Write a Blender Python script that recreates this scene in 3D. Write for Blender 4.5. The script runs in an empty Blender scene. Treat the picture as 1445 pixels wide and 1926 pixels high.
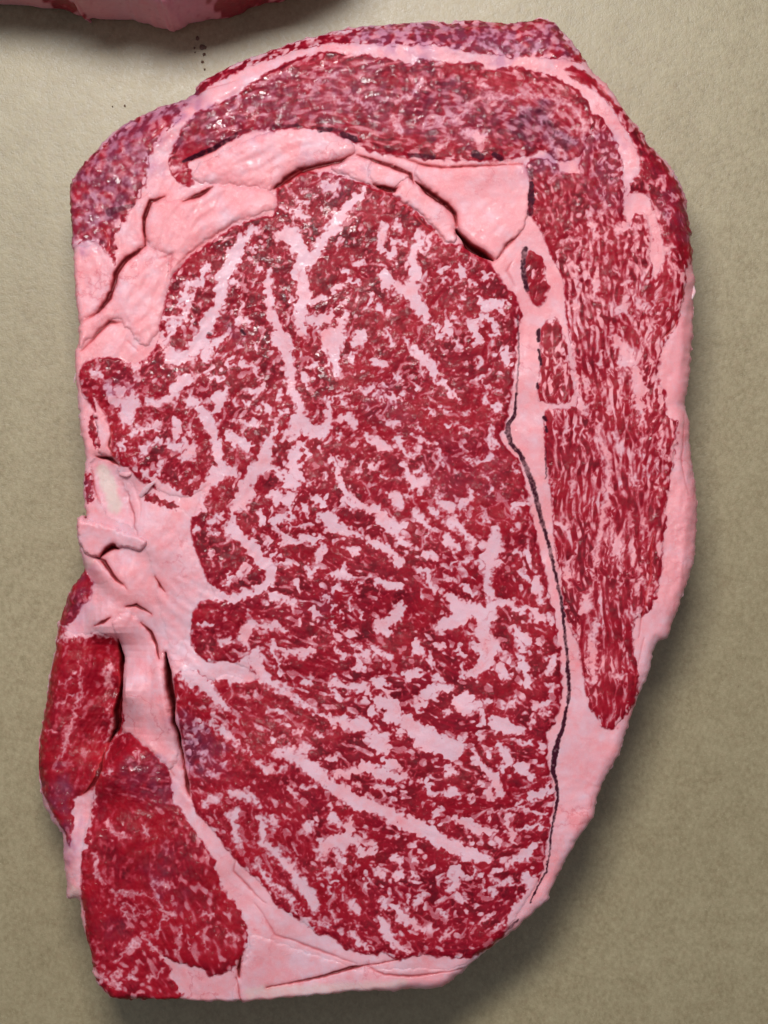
import bpy, math, numpy as np
from mathutils import Vector
# ------------------------------------------------------------------ camera, world, light
scene = bpy.context.scene
S = 0.000135                     # metres per plan unit (steak about 25 cm long)
CX, CY = 722.5, 963.0
TOP = 222.0                      # steak thickness in plan units (3 cm)
CAM_Z = 0.60
cam_data = bpy.data.cameras.new('camera')
cam = bpy.data.objects.new('camera', cam_data)
scene.collection.objects.link(cam)
cam.location = (0, 0, CAM_Z)
cam_data.sensor_fit = 'VERTICAL'
cam_data.sensor_height = 24
cam_data.lens = 12.0 * (CAM_Z - TOP * S) / (963.0 * S)
cam_data.clip_start, cam_data.clip_end = 0.01, 20
scene.camera = cam

world = bpy.data.worlds.new('World')
scene.world = world
world.use_nodes = True
bg = world.node_tree.nodes['Background']
# a room: pale and cool on the window side, dim on the other
wn = world.node_tree
tc = wn.nodes.new('ShaderNodeTexCoord')
dt = wn.nodes.new('ShaderNodeVectorMath'); dt.operation = 'DOT_PRODUCT'; dt.inputs[1].default_value = Vector((-0.30, 0.75, 0.6)).normalized()
wn.links.new(tc.outputs['Generated'], dt.inputs[0])
mr = wn.nodes.new('ShaderNodeMapRange'); wn.links.new(dt.outputs['Value'], mr.inputs[0])
for i_, v_ in zip((1, 2, 3, 4), (-0.5, 1.0, 0.0, 1.0)): mr.inputs[i_].default_value = v_
rp = wn.nodes.new('ShaderNodeMix'); rp.data_type = 'RGBA'; wn.links.new(mr.outputs[0], rp.inputs[0])
rp.inputs[6].default_value = (0.055, 0.048, 0.040, 1); rp.inputs[7].default_value = (0.62, 0.68, 0.80, 1)
wn.links.new(rp.outputs[2], bg.inputs[0])
bg.inputs[1].default_value = 0.58

def area(name, loc, target, size, power, col):
    li = bpy.data.lights.new(name, 'AREA')
    li.shape, li.size, li.size_y = 'RECTANGLE', size[0], size[1]
    li.energy, li.color = power, col
    o = bpy.data.objects.new(name, li)
    scene.collection.objects.link(o)
    o.location = loc
    o.rotation_euler = (Vector(loc) - Vector(target)).to_track_quat('Z', 'Y').to_euler()
area('window_light', (-0.06, 0.305, 0.62), (0, 0, 0), (0.28, 0.14), 4.2, (1.0, 0.985, 0.965))
scene.view_settings.view_transform = 'Standard'
scene.view_settings.look = 'None'
scene.view_settings.exposure = 0.0
scene.view_settings.gamma = 1.0

# ------------------------------------------------------------------ traced plan (thickness, seams, marbling)
TRACES = '''
T 130 420 4.129
F 880 735 25 1040 380 0
F 920 470 28 1040 455 32 1060 380 28 1080 300 20
F 930 470 25 900 570 33 870 620 25
F 1170 400 35 1180 520 42 1150 650 48 1080 780 55 1030 900 52 960 1000 48 880 1040 45 800 1060 55 780 990 40
F 1260 220 38 1300 240 48 1230 360 46 1190 480 42
F 1340 110 20 1290 210 35
F 760 745 25 880 735 28
F 820 780 28 780 850 30 755 930 28
F 1130 950 30 1190 880 25 1240 840 12
F 1080 1040 38 1060 940 45
F 920 1200 55 840 1280 48 780 1340 30
F 940 1380 45 1000 1400 30
F 1170 1370 55 1220 1290 28
F 410 1300 42 390 1340 35
F 290 1240 22 320 1360 28 440 1400 36 520 1400 42 500 1300 25
F 180 1160 32 250 1200 18
F 470 1050 55 540 1000 38 520 1150 32
F 1330 640 20 1320 700 15
F 1340 760 35 1410 790 22
F 1400 1110 32 1330 1090 18
F 700 860 26 720 960 22
F 1230 1130 16 1260 1050 14
F 1180 1210 22 1100 1200 15
F 1440 60 25 1370 120 20
T 430 300 4.129
F 0 740 40 60 720 38 110 640 24 230 540 14
F 0 480 30 130 440 35 260 370 26 310 370 20
F 400 590 45 500 600 60 560 680 46 600 770 62 540 900 52 590 1050 55 560 1150 52 560 1270 42 600 1360 25
F 600 770 55 690 720 42 720 640 42 790 560 42 860 470 36 900 390 38 1000 290 38 1060 240 24
F 850 430 28 800 490 28
F 500 540 36 420 560 18
F 530 420 42 600 440 26
F 480 440 20 500 480 14
F 320 860 18 310 1000 26 320 1100 34 330 1200 34 380 1300 34 420 1380 36 470 1445 40
F 640 1110 28 700 1080 22 770 1080 16
F 640 1240 46 720 1260 40 790 1190 28
F 760 1380 50 860 1330 46 900 1200 24
F 850 1400 55 780 1440 50
F 760 200 33 820 210 38 760 240 20
F 540 320 24 620 330 14
F 500 380 12 560 370 12
F 1200 500 20 1210 600 24 1170 670 22 1240 720 18
F 1290 510 28 1330 520 22
F 1290 700 28 1250 760 40 1290 790 16
F 990 815 24 1060 790 20
F 1180 890 24 1220 960 28 1300 960 28 1340 1000 38 1420 1050 55
F 960 940 22 1010 970 25
F 880 860 18 930 890 18
F 890 970 25 820 1010 22
F 1160 1150 28 1155 1160 28
F 1240 1200 25 1250 1205 20
F 1090 1030 14 1100 1100 14
F 1030 1370 48 990 1430 38
F 1220 1330 14 1250 1400 14
F 880 1110 18 860 1130 12
F 230 830 20 245 880 16
F 100 1150 20 130 1120 14
F 90 1240 28 160 1260 22
F 30 950 20 100 970 10
F 200 680 20 170 700 16
F 1260 640 10 1380 640 20
T 700 420 4.129
F 90 30 30 80 120 34 40 190 28
F 380 60 22 360 160 34 320 210 38 310 300 42 330 400 42 300 520 55 340 620 48 400 700 44 430 750 28
F 490 75 14 450 110 22 450 180 22 390 195 18
F 170 20 25 215 40 14
F 110 225 18 150 240 34 160 290 26
F 160 480 28 230 520 42 290 540 40
F 90 390 32 120 440 38 70 500 20
F 40 660 28 60 680 18
F 130 700 22 140 720 10
F 510 370 14 560 350 22 590 330 14
F 680 350 32 720 400 26 730 430 14
F 740 270 12 745 300 10
F 850 430 14 890 400 26 940 390 14
F 810 560 10 860 610 32 900 640 36 1000 640 32 1045 610 10
F 890 680 24 870 640 24
F 1010 680 22 1030 730 14
F 850 720 26 770 775 34 800 840 30 830 910 30
F 850 715 20 920 760 22 990 830 18 930 860 22
F 580 760 20 590 800 36 590 850 26 560 870 20
F 640 730 20 655 740 14
F 670 650 16 672 670 10
F 520 790 18 520 870 20
F 110 850 14 140 900 20 170 940 14
F 250 900 20 270 930 18
F 320 960 26 380 1030 30 450 1090 46 485 1130 46 480 1190 28
F 510 1230 18 560 1240 18
F 380 1100 14 390 1190 14
F 650 920 20 700 970 16
F 800 1070 16 810 1100 10
F 1020 1040 28 1050 1060 28 1030 1100 18
F 30 1060 22 100 1100 34 50 1090 24
F 170 1200 18 230 1200 16
F 100 1250 20 130 1250 16
F 140 1340 32 180 1350 26
F 235 1330 20 245 1350 16
F 30 1330 22 60 1320 14
F 580 1250 14 610 1320 24 680 1370 18
F 860 1260 18 920 1270 14
F 870 1370 28 895 1385 18
F 940 1420 28 980 1430 28
F 940 1300 10 1010 1300 9
F 540 1415 20 545 1420 14
F 760 470 20 790 465 14
F 350 1285 16 340 1250 12
F 570 430 14 560 460 9
F 700 580 12 705 560 8
T 400 630 4.129
F 510 40 38 560 140 42 600 240 42 600 320 42 620 420 36 660 520 36 690 590 36 690 680 52 760 740 52 860 760 48 900 700 34
F 900 660 28 910 580 28 895 510 20 970 490 13 1090 440 11 1150 400 8
F 960 660 24 1040 640 32 1100 690 34
F 640 640 36 640 740 46 570 790 26
F 440 720 14 500 700 14 450 800 32 420 880 42 400 980 54 330 1050 46 300 1100 52 240 1180 54 240 1290 48
F 450 1030 28 560 1090 28 620 1150 46 560 1170 22
F 640 880 24 620 950 48 640 1040 48 680 1110 36
F 700 860 28 735 915 28
F 335 90 32 338 110 26
F 45 155 18 60 165 10
F 200 80 14 240 85 14
F 260 235 28 320 250 20 350 330 16
F 390 400 24 330 460 22 290 440 12
F 90 480 34 60 550 34 30 590 28
F 250 530 22 280 540 18
F 320 600 18 340 590 10
F 400 540 18 430 560 22 435 625 22
F 275 680 22 325 680 28
F 160 650 22 200 665 14
F 140 790 28 200 830 34 260 880 34 300 850 18
F 520 600 20 580 590 14
F 530 510 18 530 430 12
F 715 320 32 745 345 28
F 750 240 22 800 220 10
F 930 60 55 960 150 48 960 250 32 980 310 20
F 890 230 22 930 200 22
F 1080 150 14 1100 220 12
F 1110 50 24 1150 60 16
F 1240 190 24 1340 235 34
F 1180 430 28 1210 420 28 1250 390 12
F 1320 380 20 1360 390 16
F 1000 525 14 1045 530 20
F 1400 490 34 1410 520 20
F 1300 490 18 1340 530 16
F 1200 800 26 1290 830 26 1360 860 28
F 1390 690 28 1440 700 20
F 1430 820 28 1420 790 20
F 980 780 20 985 800 16
F 925 940 14 970 1060 28 1000 1180 28 1050 1230 32 1100 1300 28 1200 1340 28 1270 1380 26
F 1220 1010 28 1215 1030 20
F 1110 1040 20 1130 1050 14
F 860 1060 20 880 1110 14
F 730 1160 16 770 1150 10
F 800 1260 24 850 1300 22
F 700 1340 22 730 1380 18
F 440 1260 22 520 1230 36 480 1330 10
F 600 1240 30 610 1330 22 590 1410 14
F 900 1420 50 840 1420 30
F 130 1060 46 60 1060 44 10 1060 40
F 20 780 32 30 870 38 20 960 20
F 1420 1230 24 1440 1260 24
F 980 950 14 1000 1000 18
F 820 870 12 850 880 10
T 130 700 4.129
F 860 60 36 840 140 34 790 210 32 700 240 42 630 235 36
F 480 290 56 430 400 30
F 490 180 34 440 260 46 430 370 28
F 410 150 36 370 130 16
F 270 110 18 320 230 18
F 940 210 46 1000 260 28 1040 300 40 1100 400 42 1130 500 44 1160 580 40 1160 680 44 1200 770 52 1090 860 38 1010 960 52 1000 1060 52 950 1080 46
F 1210 180 30 1170 270 38 1100 330 20
F 700 370 28 650 440 26 560 450 30 490 490 26
F 620 550 20 570 600 26 570 640 16
F 690 530 24 660 550 14
F 830 390 36 840 480 30
F 780 560 38 850 590 30
F 910 560 38 960 600 38 900 650 28
F 940 470 24 950 440 14
F 1260 500 44 1340 550 44 1380 600 30
F 1290 360 26 1280 380 14
F 1380 390 30 1430 390 20
F 500 670 18 520 700 10
F 720 680 14 700 780 13
F 590 780 28 700 880 36 800 940 42 920 1000 55
F 410 560 36 430 600 20
F 120 180 20 140 200 12
F 1360 850 46 1400 950 55 1360 1010 36
F 1230 1190 34 1320 1260 32 1400 1340 50
F 1070 1210 14 1110 1230 12
F 980 1240 18 990 1200 10
M 620 940 20 700 990 26 830 1060 22
M 160 360 26 170 450 26 200 550 13
M 120 800 16 140 920 20 150 980 14
T 700 720 4.129
F 160 95 24 180 150 18
F 245 100 22 240 120 14
F 150 310 30 155 340 18
F 20 460 44 90 490 42 150 510 24
F 200 440 40 230 500 26 275 570 22 350 545 20
F 345 500 22 360 530 14
F 240 640 20 280 720 28 350 790 44 430 740 32
F 360 850 20 350 800 30
F 355 350 20 370 370 18
F 340 420 18 400 460 18 480 475 13
F 520 545 24 540 590 18
F 530 180 18 550 185 14
F 580 240 16 600 245 12
F 735 240 22 745 240 16
F 690 360 14 770 370 18
F 470 225 20 460 250 14
F 600 80 20 640 105 20
F 870 125 26 895 145 20
F 940 190 26 965 195 36 970 230 14
F 915 350 16 900 430 22 940 500 28
F 920 560 26 880 590 26 820 620 20
F 730 590 16 770 605 14
F 385 650 22 340 690 16
F 400 705 18 395 720 12
F 160 870 38 230 940 36 200 920 30
F 280 870 22 300 890 14
F 20 970 42 100 1080 48 170 1130 36 260 1095 32
F 340 1000 34 390 1070 30 440 1110 20
F 465 990 26 500 1020 22
F 500 930 24 570 950 48 620 990 42
F 690 960 34 760 890 26 755 850 12
F 610 1070 46 700 1150 32 780 1240 28
F 735 1000 10 745 1060 8
F 560 1200 34 640 1270 30 680 1270 16
F 200 1190 18 250 1230 30 290 1260 18
F 20 1220 22 110 1290 34 200 1360 32 210 1420 22
F 430 1340 24 470 1360 36 500 1365 24
F 960 1140 32 930 1250 62 980 1290 50 880 1360 55 930 1400 46
F 800 1380 22 840 1420 20
F 1100 980 26 1170 930 14
F 920 820 24 930 840 16
F 880 720 12 915 750 12
F 1020 810 18 1025 815 14
F 1110 660 16 1130 690 12
F 870 1020 14 895 1070 13
F 1080 1140 18 1110 1135 12
F 1130 1290 20 1140 1340 14
F 1200 1320 20 1210 1280 12
F 0 640 28 10 655 18
F 90 730 18 120 720 10
F 230 720 16 235 730 12
F 510 880 24 520 890 16
F 510 800 16 515 805 12
F 580 320 14 700 320 0
F 400 1230 12 440 1150 10
F 760 1330 14 690 1420 18
T 340 930 4.129
F 470 60 56 520 110 10
F 440 20 30 410 160 26 380 280 38 440 320 36 520 370 46 560 420 46 610 500 46
F 500 560 30 460 620 28 480 590 28
F 640 540 52 700 570 38 700 660 38 640 740 32 500 770 36 400 810 36 300 790 38 200 740 55
F 780 380 22 920 350 26 1000 350 36 1080 330 18
F 1030 235 18 900 250 10 820 240 9
F 1130 195 50 1200 250 48 1330 300 32 1390 325 16
F 1030 40 30 1110 80 24
F 950 120 24 980 145 14
F 1330 100 36 1270 40 20
F 850 60 38 780 40 26
F 860 180 30 800 195 24 720 200 28
F 620 130 24 630 240 24
F 690 340 32 680 400 18
F 790 300 26 820 330 24
F 1100 420 36 1070 490 36
F 1320 430 34 1360 460 30
F 840 530 26 760 540 16
F 720 460 26 700 480 16
F 990 560 28 1010 620 22
F 1170 610 22 1240 610 32 1300 630 30
F 1220 730 42 1250 740 30
F 1280 550 20 1290 560 10
F 880 690 22 930 760 26
F 700 800 28 780 790 32 870 840 26
F 1020 890 28 1060 930 34 1095 980 12
F 1130 800 24 1140 810 14
F 1160 900 20 1200 870 18
F 1240 940 20 1245 950 12
F 1180 1010 22 1190 1015 16
F 1290 1070 28 1330 1080 32
F 1170 1070 20 1220 1100 30
F 1190 1155 20 1200 1160 12
F 1350 1170 32 1330 1155 20
F 1200 1220 16 1260 1250 26
F 620 1010 22 540 1010 38 490 1080 44 510 1160 30
F 620 1010 26 750 1030 24 830 1070 14
F 680 1160 26 780 1190 26 870 1240 38 950 1240 32 1030 1200 28
F 700 1180 24 760 1290 22 790 1380 12
F 560 1250 46 600 1340 52 650 1430 55
F 500 1280 40 450 1400 80 300 1400 60
F 320 1150 34 390 1140 20
F 170 1010 22 220 1010 22
F 240 280 16 290 310 16
F 230 440 20 235 490 14
F 380 600 16 375 620 12
F 370 690 28 395 670 18
F 310 180 22 230 210 16
F 1370 690 16 1390 700 12
F 1310 870 14 1340 800 12
F 1390 960 18 1370 900 8
F 1040 1100 14 1045 1105 10
F 1420 1240 26 1390 1250 20
T 660 1000 3.44
F 120 60 30 200 100 32 270 140 28 310 220 22
F 320 60 20 360 80 22
F 480 150 18 530 170 28 555 175 20
F 160 300 26 190 330 22 280 340 28 330 350 14
F 430 245 18 520 265 26 490 320 22 550 370 18
F 640 80 18 690 110 22
F 740 20 18 800 80 16
F 660 210 18 690 200 14
F 630 310 14 660 320 12
F 850 90 24 920 100 55 880 160 34 880 220 24 890 280 32 890 350 24 910 420 28
F 850 170 14 930 230 16 990 210 10
F 920 480 38 870 560 58 790 500 44 690 480 46 625 410 26
F 700 560 55 600 610 44 560 630 30
F 960 450 16 1020 460 30 1080 510 22 1150 500 22 1240 560 30
F 1230 440 18 1200 280 28 1190 370 24
F 850 640 55 900 720 54 870 850 44 790 920 38
F 800 400 24 720 350 22
F 320 470 26 300 540 38 220 600 44 180 610 34 240 660 24
F 420 700 22 430 760 36 470 790 18
F 570 750 22 590 740 16
F 520 840 22 530 860 14
F 680 770 20 730 810 14
F 820 740 28 850 800 18
F 1060 630 24 1110 680 34 1150 710 30
F 1120 750 24 1090 740 18
F 1030 810 20 1035 850 14
F 1100 820 22 1130 900 26 1150 980 22
F 970 880 28 1000 940 28
F 1220 710 15 1230 730 12
F 1240 455 20 1245 470 14
F 1290 555 22 1300 570 16
F 1300 820 26 1290 900 20
F 330 905 20 390 925 36 470 920 22
F 560 950 26 600 970 18
F 720 870 16 730 940 20
F 480 1050 34 560 1020 32 640 1000 18
F 140 770 20 240 800 24
F 60 750 18 100 800 20
F 30 870 26 80 880 20
F 150 970 26 230 990 22
F 60 1010 22 130 1060 16
F 200 1100 44 280 1130 46 260 1200 46 360 1230 44 430 1290 54 530 1350 64 640 1380 54 700 1400 30
F 440 1130 36 490 1100 18
F 760 1080 38 700 1100 44 740 1150 34 830 1120 26
F 880 1100 18 930 1110 14
F 940 1230 52 1020 1270 38 1120 1290 18
F 1180 1200 18 1170 1240 14
F 850 1170 20 840 1230 24
F 720 1340 24 725 1350 16
F 840 1330 24 835 1340 16
F 610 1170 14 650 1160 12
F 1030 1120 14 1070 1110 12
F 1190 1130 22 1280 1110 18
F 1060 1070 12 1075 1075 10
F 890 990 16 900 1000 14
F 140 1160 32 150 1180 20
F 20 1230 34 90 1240 34
F 140 1360 38 220 1330 38
F 320 1300 24 330 1310 18
F 1110 1370 16 1150 1360 14
F 1220 1390 24 1250 1380 20
F 1290 1000 18 1330 1000 14
F 1140 310 14 1120 260 12
F 1100 130 16 1090 160 12
F 1270 1180 16 1230 1170 12
T 320 1250 3.803
F 120 70 50 230 130 54 290 200 36 340 240 32 400 300 32 420 330 20
F 500 40 70 400 60 50
F 650 60 52 720 130 38 800 200 24 900 240 18 960 290 18 1010 330 13 1100 370 18 1200 400 22 1300 450 36 1420 440 28
F 820 160 22 860 180 20
F 950 130 24 1000 150 18
F 780 40 14 800 50 10
F 1160 120 30 1200 130 28 1280 170 26 1400 160 28
F 1170 190 20 1220 240 22
F 700 315 16 800 325 18
F 1250 400 34 1180 420 20
F 330 455 18 390 470 26 440 540 28 490 570 14
F 320 400 20 300 410 14
F 240 420 20 180 480 14
F 130 520 18 150 560 14
F 200 620 14 240 640 16
F 730 510 20 750 530 20
F 900 475 16 950 485 16
F 1050 495 18 1080 515 14
F 790 430 13 830 430 13
F 650 710 28 700 740 40 720 760 26
F 780 755 22 830 740 14
F 770 630 32 880 640 46 960 700 54 1060 780 54 1150 850 50 1250 920 56 1330 990 46 1440 1010 60
F 990 590 30 930 610 30
F 1190 785 20 1300 770 26 1430 730 26
F 1100 670 22 1190 660 22
F 400 710 20 380 730 14
F 290 780 20 300 810 14
F 420 900 24 480 920 34 560 940 30 620 980 30
F 240 1000 22 290 970 34 340 960 28
F 470 1050 34 450 1120 34 480 1210 26 500 1300 16
F 650 1070 24 670 1170 34 650 1260 28 740 1340 32 800 1390 34 870 1440 34
F 720 1100 26 750 1130 34
F 860 885 22 910 950 18
F 960 880 18 1030 870 16
F 1140 1080 24 1160 1110 34 1210 1135 18
F 1150 1010 14 1155 1030 12
F 980 1160 34 1000 1180 20
F 1210 1240 42 1110 1300 44 1040 1320 26
F 1290 1200 38 1290 1110 26 1230 1300 40
F 1310 850 18 1350 880 18
F 1360 1360 26 1380 1350 16
F 1090 1345 26 1100 1370 18
F 340 1190 24 300 1160 12
F 600 1440 14 640 1400 18
F 850 1110 14 860 1120 10
F 600 640 14 560 600 12
F 510 610 14 515 615 10
M 1040 640 0 1040 640 0
T 680 1390 3.803
F 100 30 46 170 60 34
F 430 20 54 560 60 62 640 110 44 720 50 36
F 170 150 24 210 190 34 250 200 26
F 0 200 34 60 220 34 180 260 38 320 270 36
F 610 200 26 650 230 34
F 450 310 28 490 380 24 540 400 18
F 610 390 24 660 370 32 710 420 16
F 840 300 22 860 310 16
F 780 390 22 790 430 14
F 790 80 18 830 150 24 900 220 28 950 270 36 980 340 34 1010 400 18
F 920 110 22 930 90 14
F 1000 60 32 1050 150 34 1000 220 20
F 1130 180 34 1170 210 36 1200 260 26
F 940 400 28 890 380 16
F 1200 400 34 1280 390 30 1340 320 16
F 1130 450 22 1150 440 14
F 20 440 34 100 500 46 200 540 50 320 600 50 450 650 54 560 720 50 680 780 50 800 840 44 900 850 34
F 520 540 22 570 510 26
F 650 560 20 760 600 38 860 650 36 940 660 22
F 900 570 18 910 580 12
F 1060 550 26 1040 600 26 1070 660 18 1100 730 22
F 960 520 10 1060 500 10 1200 520 14 1310 530 16
F 1140 650 18 1200 630 22 1300 620 16
F 780 740 20 800 750 14
F 980 720 26 1000 750 24
F 1240 770 36 1170 830 28 1100 860 22 1030 910 18
F 90 350 16 170 340 22 230 350 14
F 280 380 14 300 400 10
F 20 820 24 90 790 26
F 240 830 28 260 880 26
F 380 860 22 400 850 16
F 20 700 18 30 690 12
F 260 700 18 290 695 12
F 380 740 14 350 760 12
F 110 940 30 130 970 40
F 250 970 24 280 980 24
F 370 980 28 360 990 20
F 40 1020 18 60 1030 14
F 650 960 48 680 960 48 680 1030 34 620 1090 24
F 250 1200 34 300 1290 40 370 1320 36 440 1380 20
F 180 1330 38 140 1280 26
F 390 1190 26 430 1140 26
F 130 1140 22 150 1130 14
F 440 1090 14 430 1080 10
F 560 1440 16 600 1400 18 660 1360 22
F 590 1240 20 610 1250 14
F 940 1000 12 1010 1020 20 1090 1030 18
F 950 1090 32 930 1060 20
F 820 950 22 810 970 16
F 690 1130 24 760 1150 18
F 1180 1000 46 1240 1060 40 1190 1130 40 1160 1200 46 1080 1300 42
F 860 1310 18 900 1270 16
F 960 1340 22 1000 1300 14
F 850 1050 12 870 1070 10
F 1010 790 0 1010 790 0
T 430 1530 4.129
F 310 60 20 350 60 36 360 110 16
F 40 120 26 70 240 18
F 250 100 28 260 210 28 330 290 28 400 350 42 480 430 44 540 520 50 620 620 46 660 700 46 680 760 22
F 130 430 18 160 460 12
F 230 400 22 280 480 30 310 540 22 420 590 26
F 460 640 26 520 740 16 560 770 12
F 640 830 20 720 870 16 780 870 14
F 640 110 32 600 150 18
F 800 30 28 840 60 24
F 700 330 22 740 310 18
F 720 250 30 800 210 52 900 200 44 1000 220 34
F 830 300 24 880 370 28
F 1040 300 32 1010 340 16
F 1000 400 18 1005 420 12
F 1060 180 22 1040 160 14
F 770 430 18 840 440 20
F 700 465 18 720 480 10
F 740 500 12 820 530 26
F 1160 450 34 1160 490 30
F 1280 350 32 1310 330 30
F 1310 500 32 1290 480 20
F 1060 555 14 1090 540 12
F 960 690 36 1000 770 28
F 890 650 18 900 670 12
F 780 760 14 840 830 20
F 940 930 26 980 970 30 1060 1040 26 1110 1055 14
F 1220 740 26 1200 650 20
F 1200 850 30 1240 940 40 1300 1030 36 1380 1070 20
F 1330 820 26 1400 850 30
F 780 590 18 800 620 12
F 1130 280 26 1110 300 14
F 560 850 12 640 900 16
F 370 620 12 390 640 12
F 1400 650 18 1390 690 14
T 970 290 4.129
F 870 20 36 870 150 44 890 300 46 880 400 34 930 420 44 1000 420 50 1060 500 46 1090 600 48 1080 700 42 1080 820 22 1080 950 10
F 430 100 42 490 140 26
F 590 540 26 620 620 24 600 700 12
F 770 580 32 850 560 34
F 480 600 28 490 620 16
F 380 680 20 430 670 14
F 620 1000 34 600 1130 22
F 780 1230 30 830 1190 42 870 1160 28
F 1000 1170 26 980 1200 16
F 1140 750 30 1230 720 24
F 860 980 28 840 1010 26
F 930 560 20 940 640 12 940 760 10
F 1130 180 26 1080 240 16
F 1240 320 16 1230 360 12
F 1240 880 22 1290 940 16
F 460 1190 26 470 1220 16
F 280 190 14 330 150 14
F 640 460 16 690 440 14
F 1190 420 14 1180 520 12
F 1130 400 10 1135 380 10
F 350 350 10 420 300 0
F 710 780 14 700 850 14
F 600 1340 20 610 1310 12
F 1060 1250 10 1080 1150 10 1120 1050 8
T 970 610 4.129
F 720 100 20 800 130 34 850 200 56 890 300 56 820 320 26
F 950 370 44 960 480 44 950 600 34 980 700 24 970 800 16
F 660 260 26 660 300 28
F 560 440 20 560 530 18
F 440 180 14 455 350 18 480 500 20 500 640 30 560 690 22
F 640 760 22 650 900 26 700 1000 34 720 1150 30 720 1300 30 700 1400 34
F 770 840 30 800 900 20
F 400 820 20 360 920 18
F 900 1170 24 930 1230 22
F 970 900 14 960 1010 16
F 1140 840 20 1120 950 20 1180 1050 12
F 1080 590 18 1085 620 10
F 1140 580 16 1145 610 10
F 430 1230 16 440 1310 16
F 730 640 18 740 690 12
F 1090 1040 14 1080 1070 10
F 1000 1090 14 1010 1130 12
F 600 600 12 570 650 12
F 1090 400 16 1085 440 8
T 970 940 4.129
F 680 40 30 670 200 26 650 330 22 600 420 22 640 480 12
F 790 300 34 790 400 40 820 460 30
F 900 60 10 900 200 12
F 1000 180 14 1040 270 16
F 340 190 26 400 200 26
F 410 470 22 400 600 30 420 680 20
F 550 770 44 530 880 34 590 700 22
F 630 950 24 600 1050 32 590 1200 32 600 1300 28 600 1420 28
F 930 720 20 960 630 18
F 1030 680 16 1040 740 12
F 950 860 26 930 900 18
F 790 1380 28 830 1370 22
F 660 1110 16 640 1150 12
F 960 520 12 940 580 12
F 840 600 12 800 700 10
F 740 160 14 770 230 14
F 590 560 10 600 600 10
F 670 1290 14 680 1310 10
T 320 30 3.6125
F 1130 400 24 1010 420 14
F 560 470 12 800 380 10
F 1120 560 20 1170 590 16
F 900 470 16 1000 480 16
F 1250 560 14 1400 620 14
F 0 850 20 120 640 24
F 20 1020 26 70 1040 30
F 880 1080 0 880 1080 0
T 680 20 2.89
F 330 370 20 300 430 14 200 490 16
F 210 650 20 160 560 10
F 500 600 12 620 480 12 750 470 12 900 455 14 1060 475 14 1150 530 16 1200 610 22 1210 680 18
F 330 620 14 540 560 12
F 640 690 34 560 660 18
F 1010 670 12 1030 740 14 1100 790 18
F 985 600 16 1030 560 8
F 640 400 20 700 430 10
F 1130 850 26 1160 860 22
F 1060 660 8 1170 720 8
F 850 560 9 900 520 9
F 420 740 12 500 690 12
T 50 1250 4.129
F 380 0 6 390 230 12 340 400 14 280 560 22 270 650 18 230 740 12
F 330 90 10 240 170 8
F 620 30 26 600 180 20 560 60 14
F 660 420 24 650 520 26 570 620 14
F 600 350 12 620 340 10
F 200 340 6 330 250 8
F 200 540 8 120 560 10
F 560 850 10 640 830 16
F 850 680 14 870 760 8
F 620 1230 18 690 1300 16 790 1340 16
F 910 1240 12 940 1340 20
T 100 1560 3.6125
F 400 0 16 430 60 14 520 60 10
F 270 170 12 300 300 14 330 380 8
F 380 430 10 460 440 14 560 440 10 690 470 8 760 560 16 830 590 10
F 490 530 14 560 590 12 650 580 8
F 760 380 18 680 370 10
F 460 560 16 520 660 10
F 600 740 12 700 830 16 780 910 14
F 680 400 6 740 520 6
F 780 580 12 720 660 8 700 740 6
F 860 680 16 850 760 10
F 1020 570 22 1080 580 10
F 840 850 12 850 820 8
F 440 990 20 390 1020 16 440 1080 26
F 520 1000 16 560 1040 10
F 650 1040 14 730 970 10
F 560 780 26 480 830 12 420 920 10
F 1200 690 12 1240 740 12
F 1000 700 4 1060 820 6
F 930 780 6 960 860 4
F 270 1000 24 330 1010 16
'''

def P(s):
    a = [float(v) for v in s.replace('(', ' ').replace(')', ' ').replace(',', ' ').split()]
    return np.array(a, float).reshape(-1, 2)

OUTLINE = P('''128,370 133,335 165,295 200,255 240,225 290,200 335,186 362,172 372,152 400,135 440,115 480,100 520,85 560,72 600,62 640,50
700,42 760,40 800,34 850,36 900,33 960,37 1000,34 1020,28 1045,38 1065,60 1085,80 1100,105 1115,128 1130,145 1155,170 1175,205 1205,240
1225,272 1255,300 1275,330 1290,360 1297,400 1303,440 1305,490 1310,530 1306,570 1305,630 1300,690 1297,730 1290,760 1298,790 1300,840
1308,900 1314,950 1313,1000 1308,1060 1300,1080 1290,1110 1275,1150 1262,1190 1250,1205 1235,1215 1225,1260 1205,1300 1195,1330 1180,1375
1165,1420 1145,1455 1125,1500 1118,1532 1100,1560 1075,1600 1055,1640 1035,1680 1030,1695 1000,1722 975,1745 950,1765 925,1785 905,1800
885,1820 865,1835 830,1862 780,1863 740,1866 700,1867 600,1874 500,1885 465,1888 440,1887 380,1888 330,1885 220,1886 200,1880 180,1860
172,1840 170,1820 165,1790 150,1740 145,1700 130,1685 128,1655 125,1630 118,1575 108,1560 85,1525 75,1490 68,1440 70,1400 75,1370 85,1320
92,1270 102,1220 105,1190 115,1150 130,1110 148,1080 150,1060 143,1030 140,985 148,970 160,975 155,950 152,920 155,880 158,860 148,800
145,760 142,720 140,680 145,640 147,605 140,560 137,500 134,450 132,400''')
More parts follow.
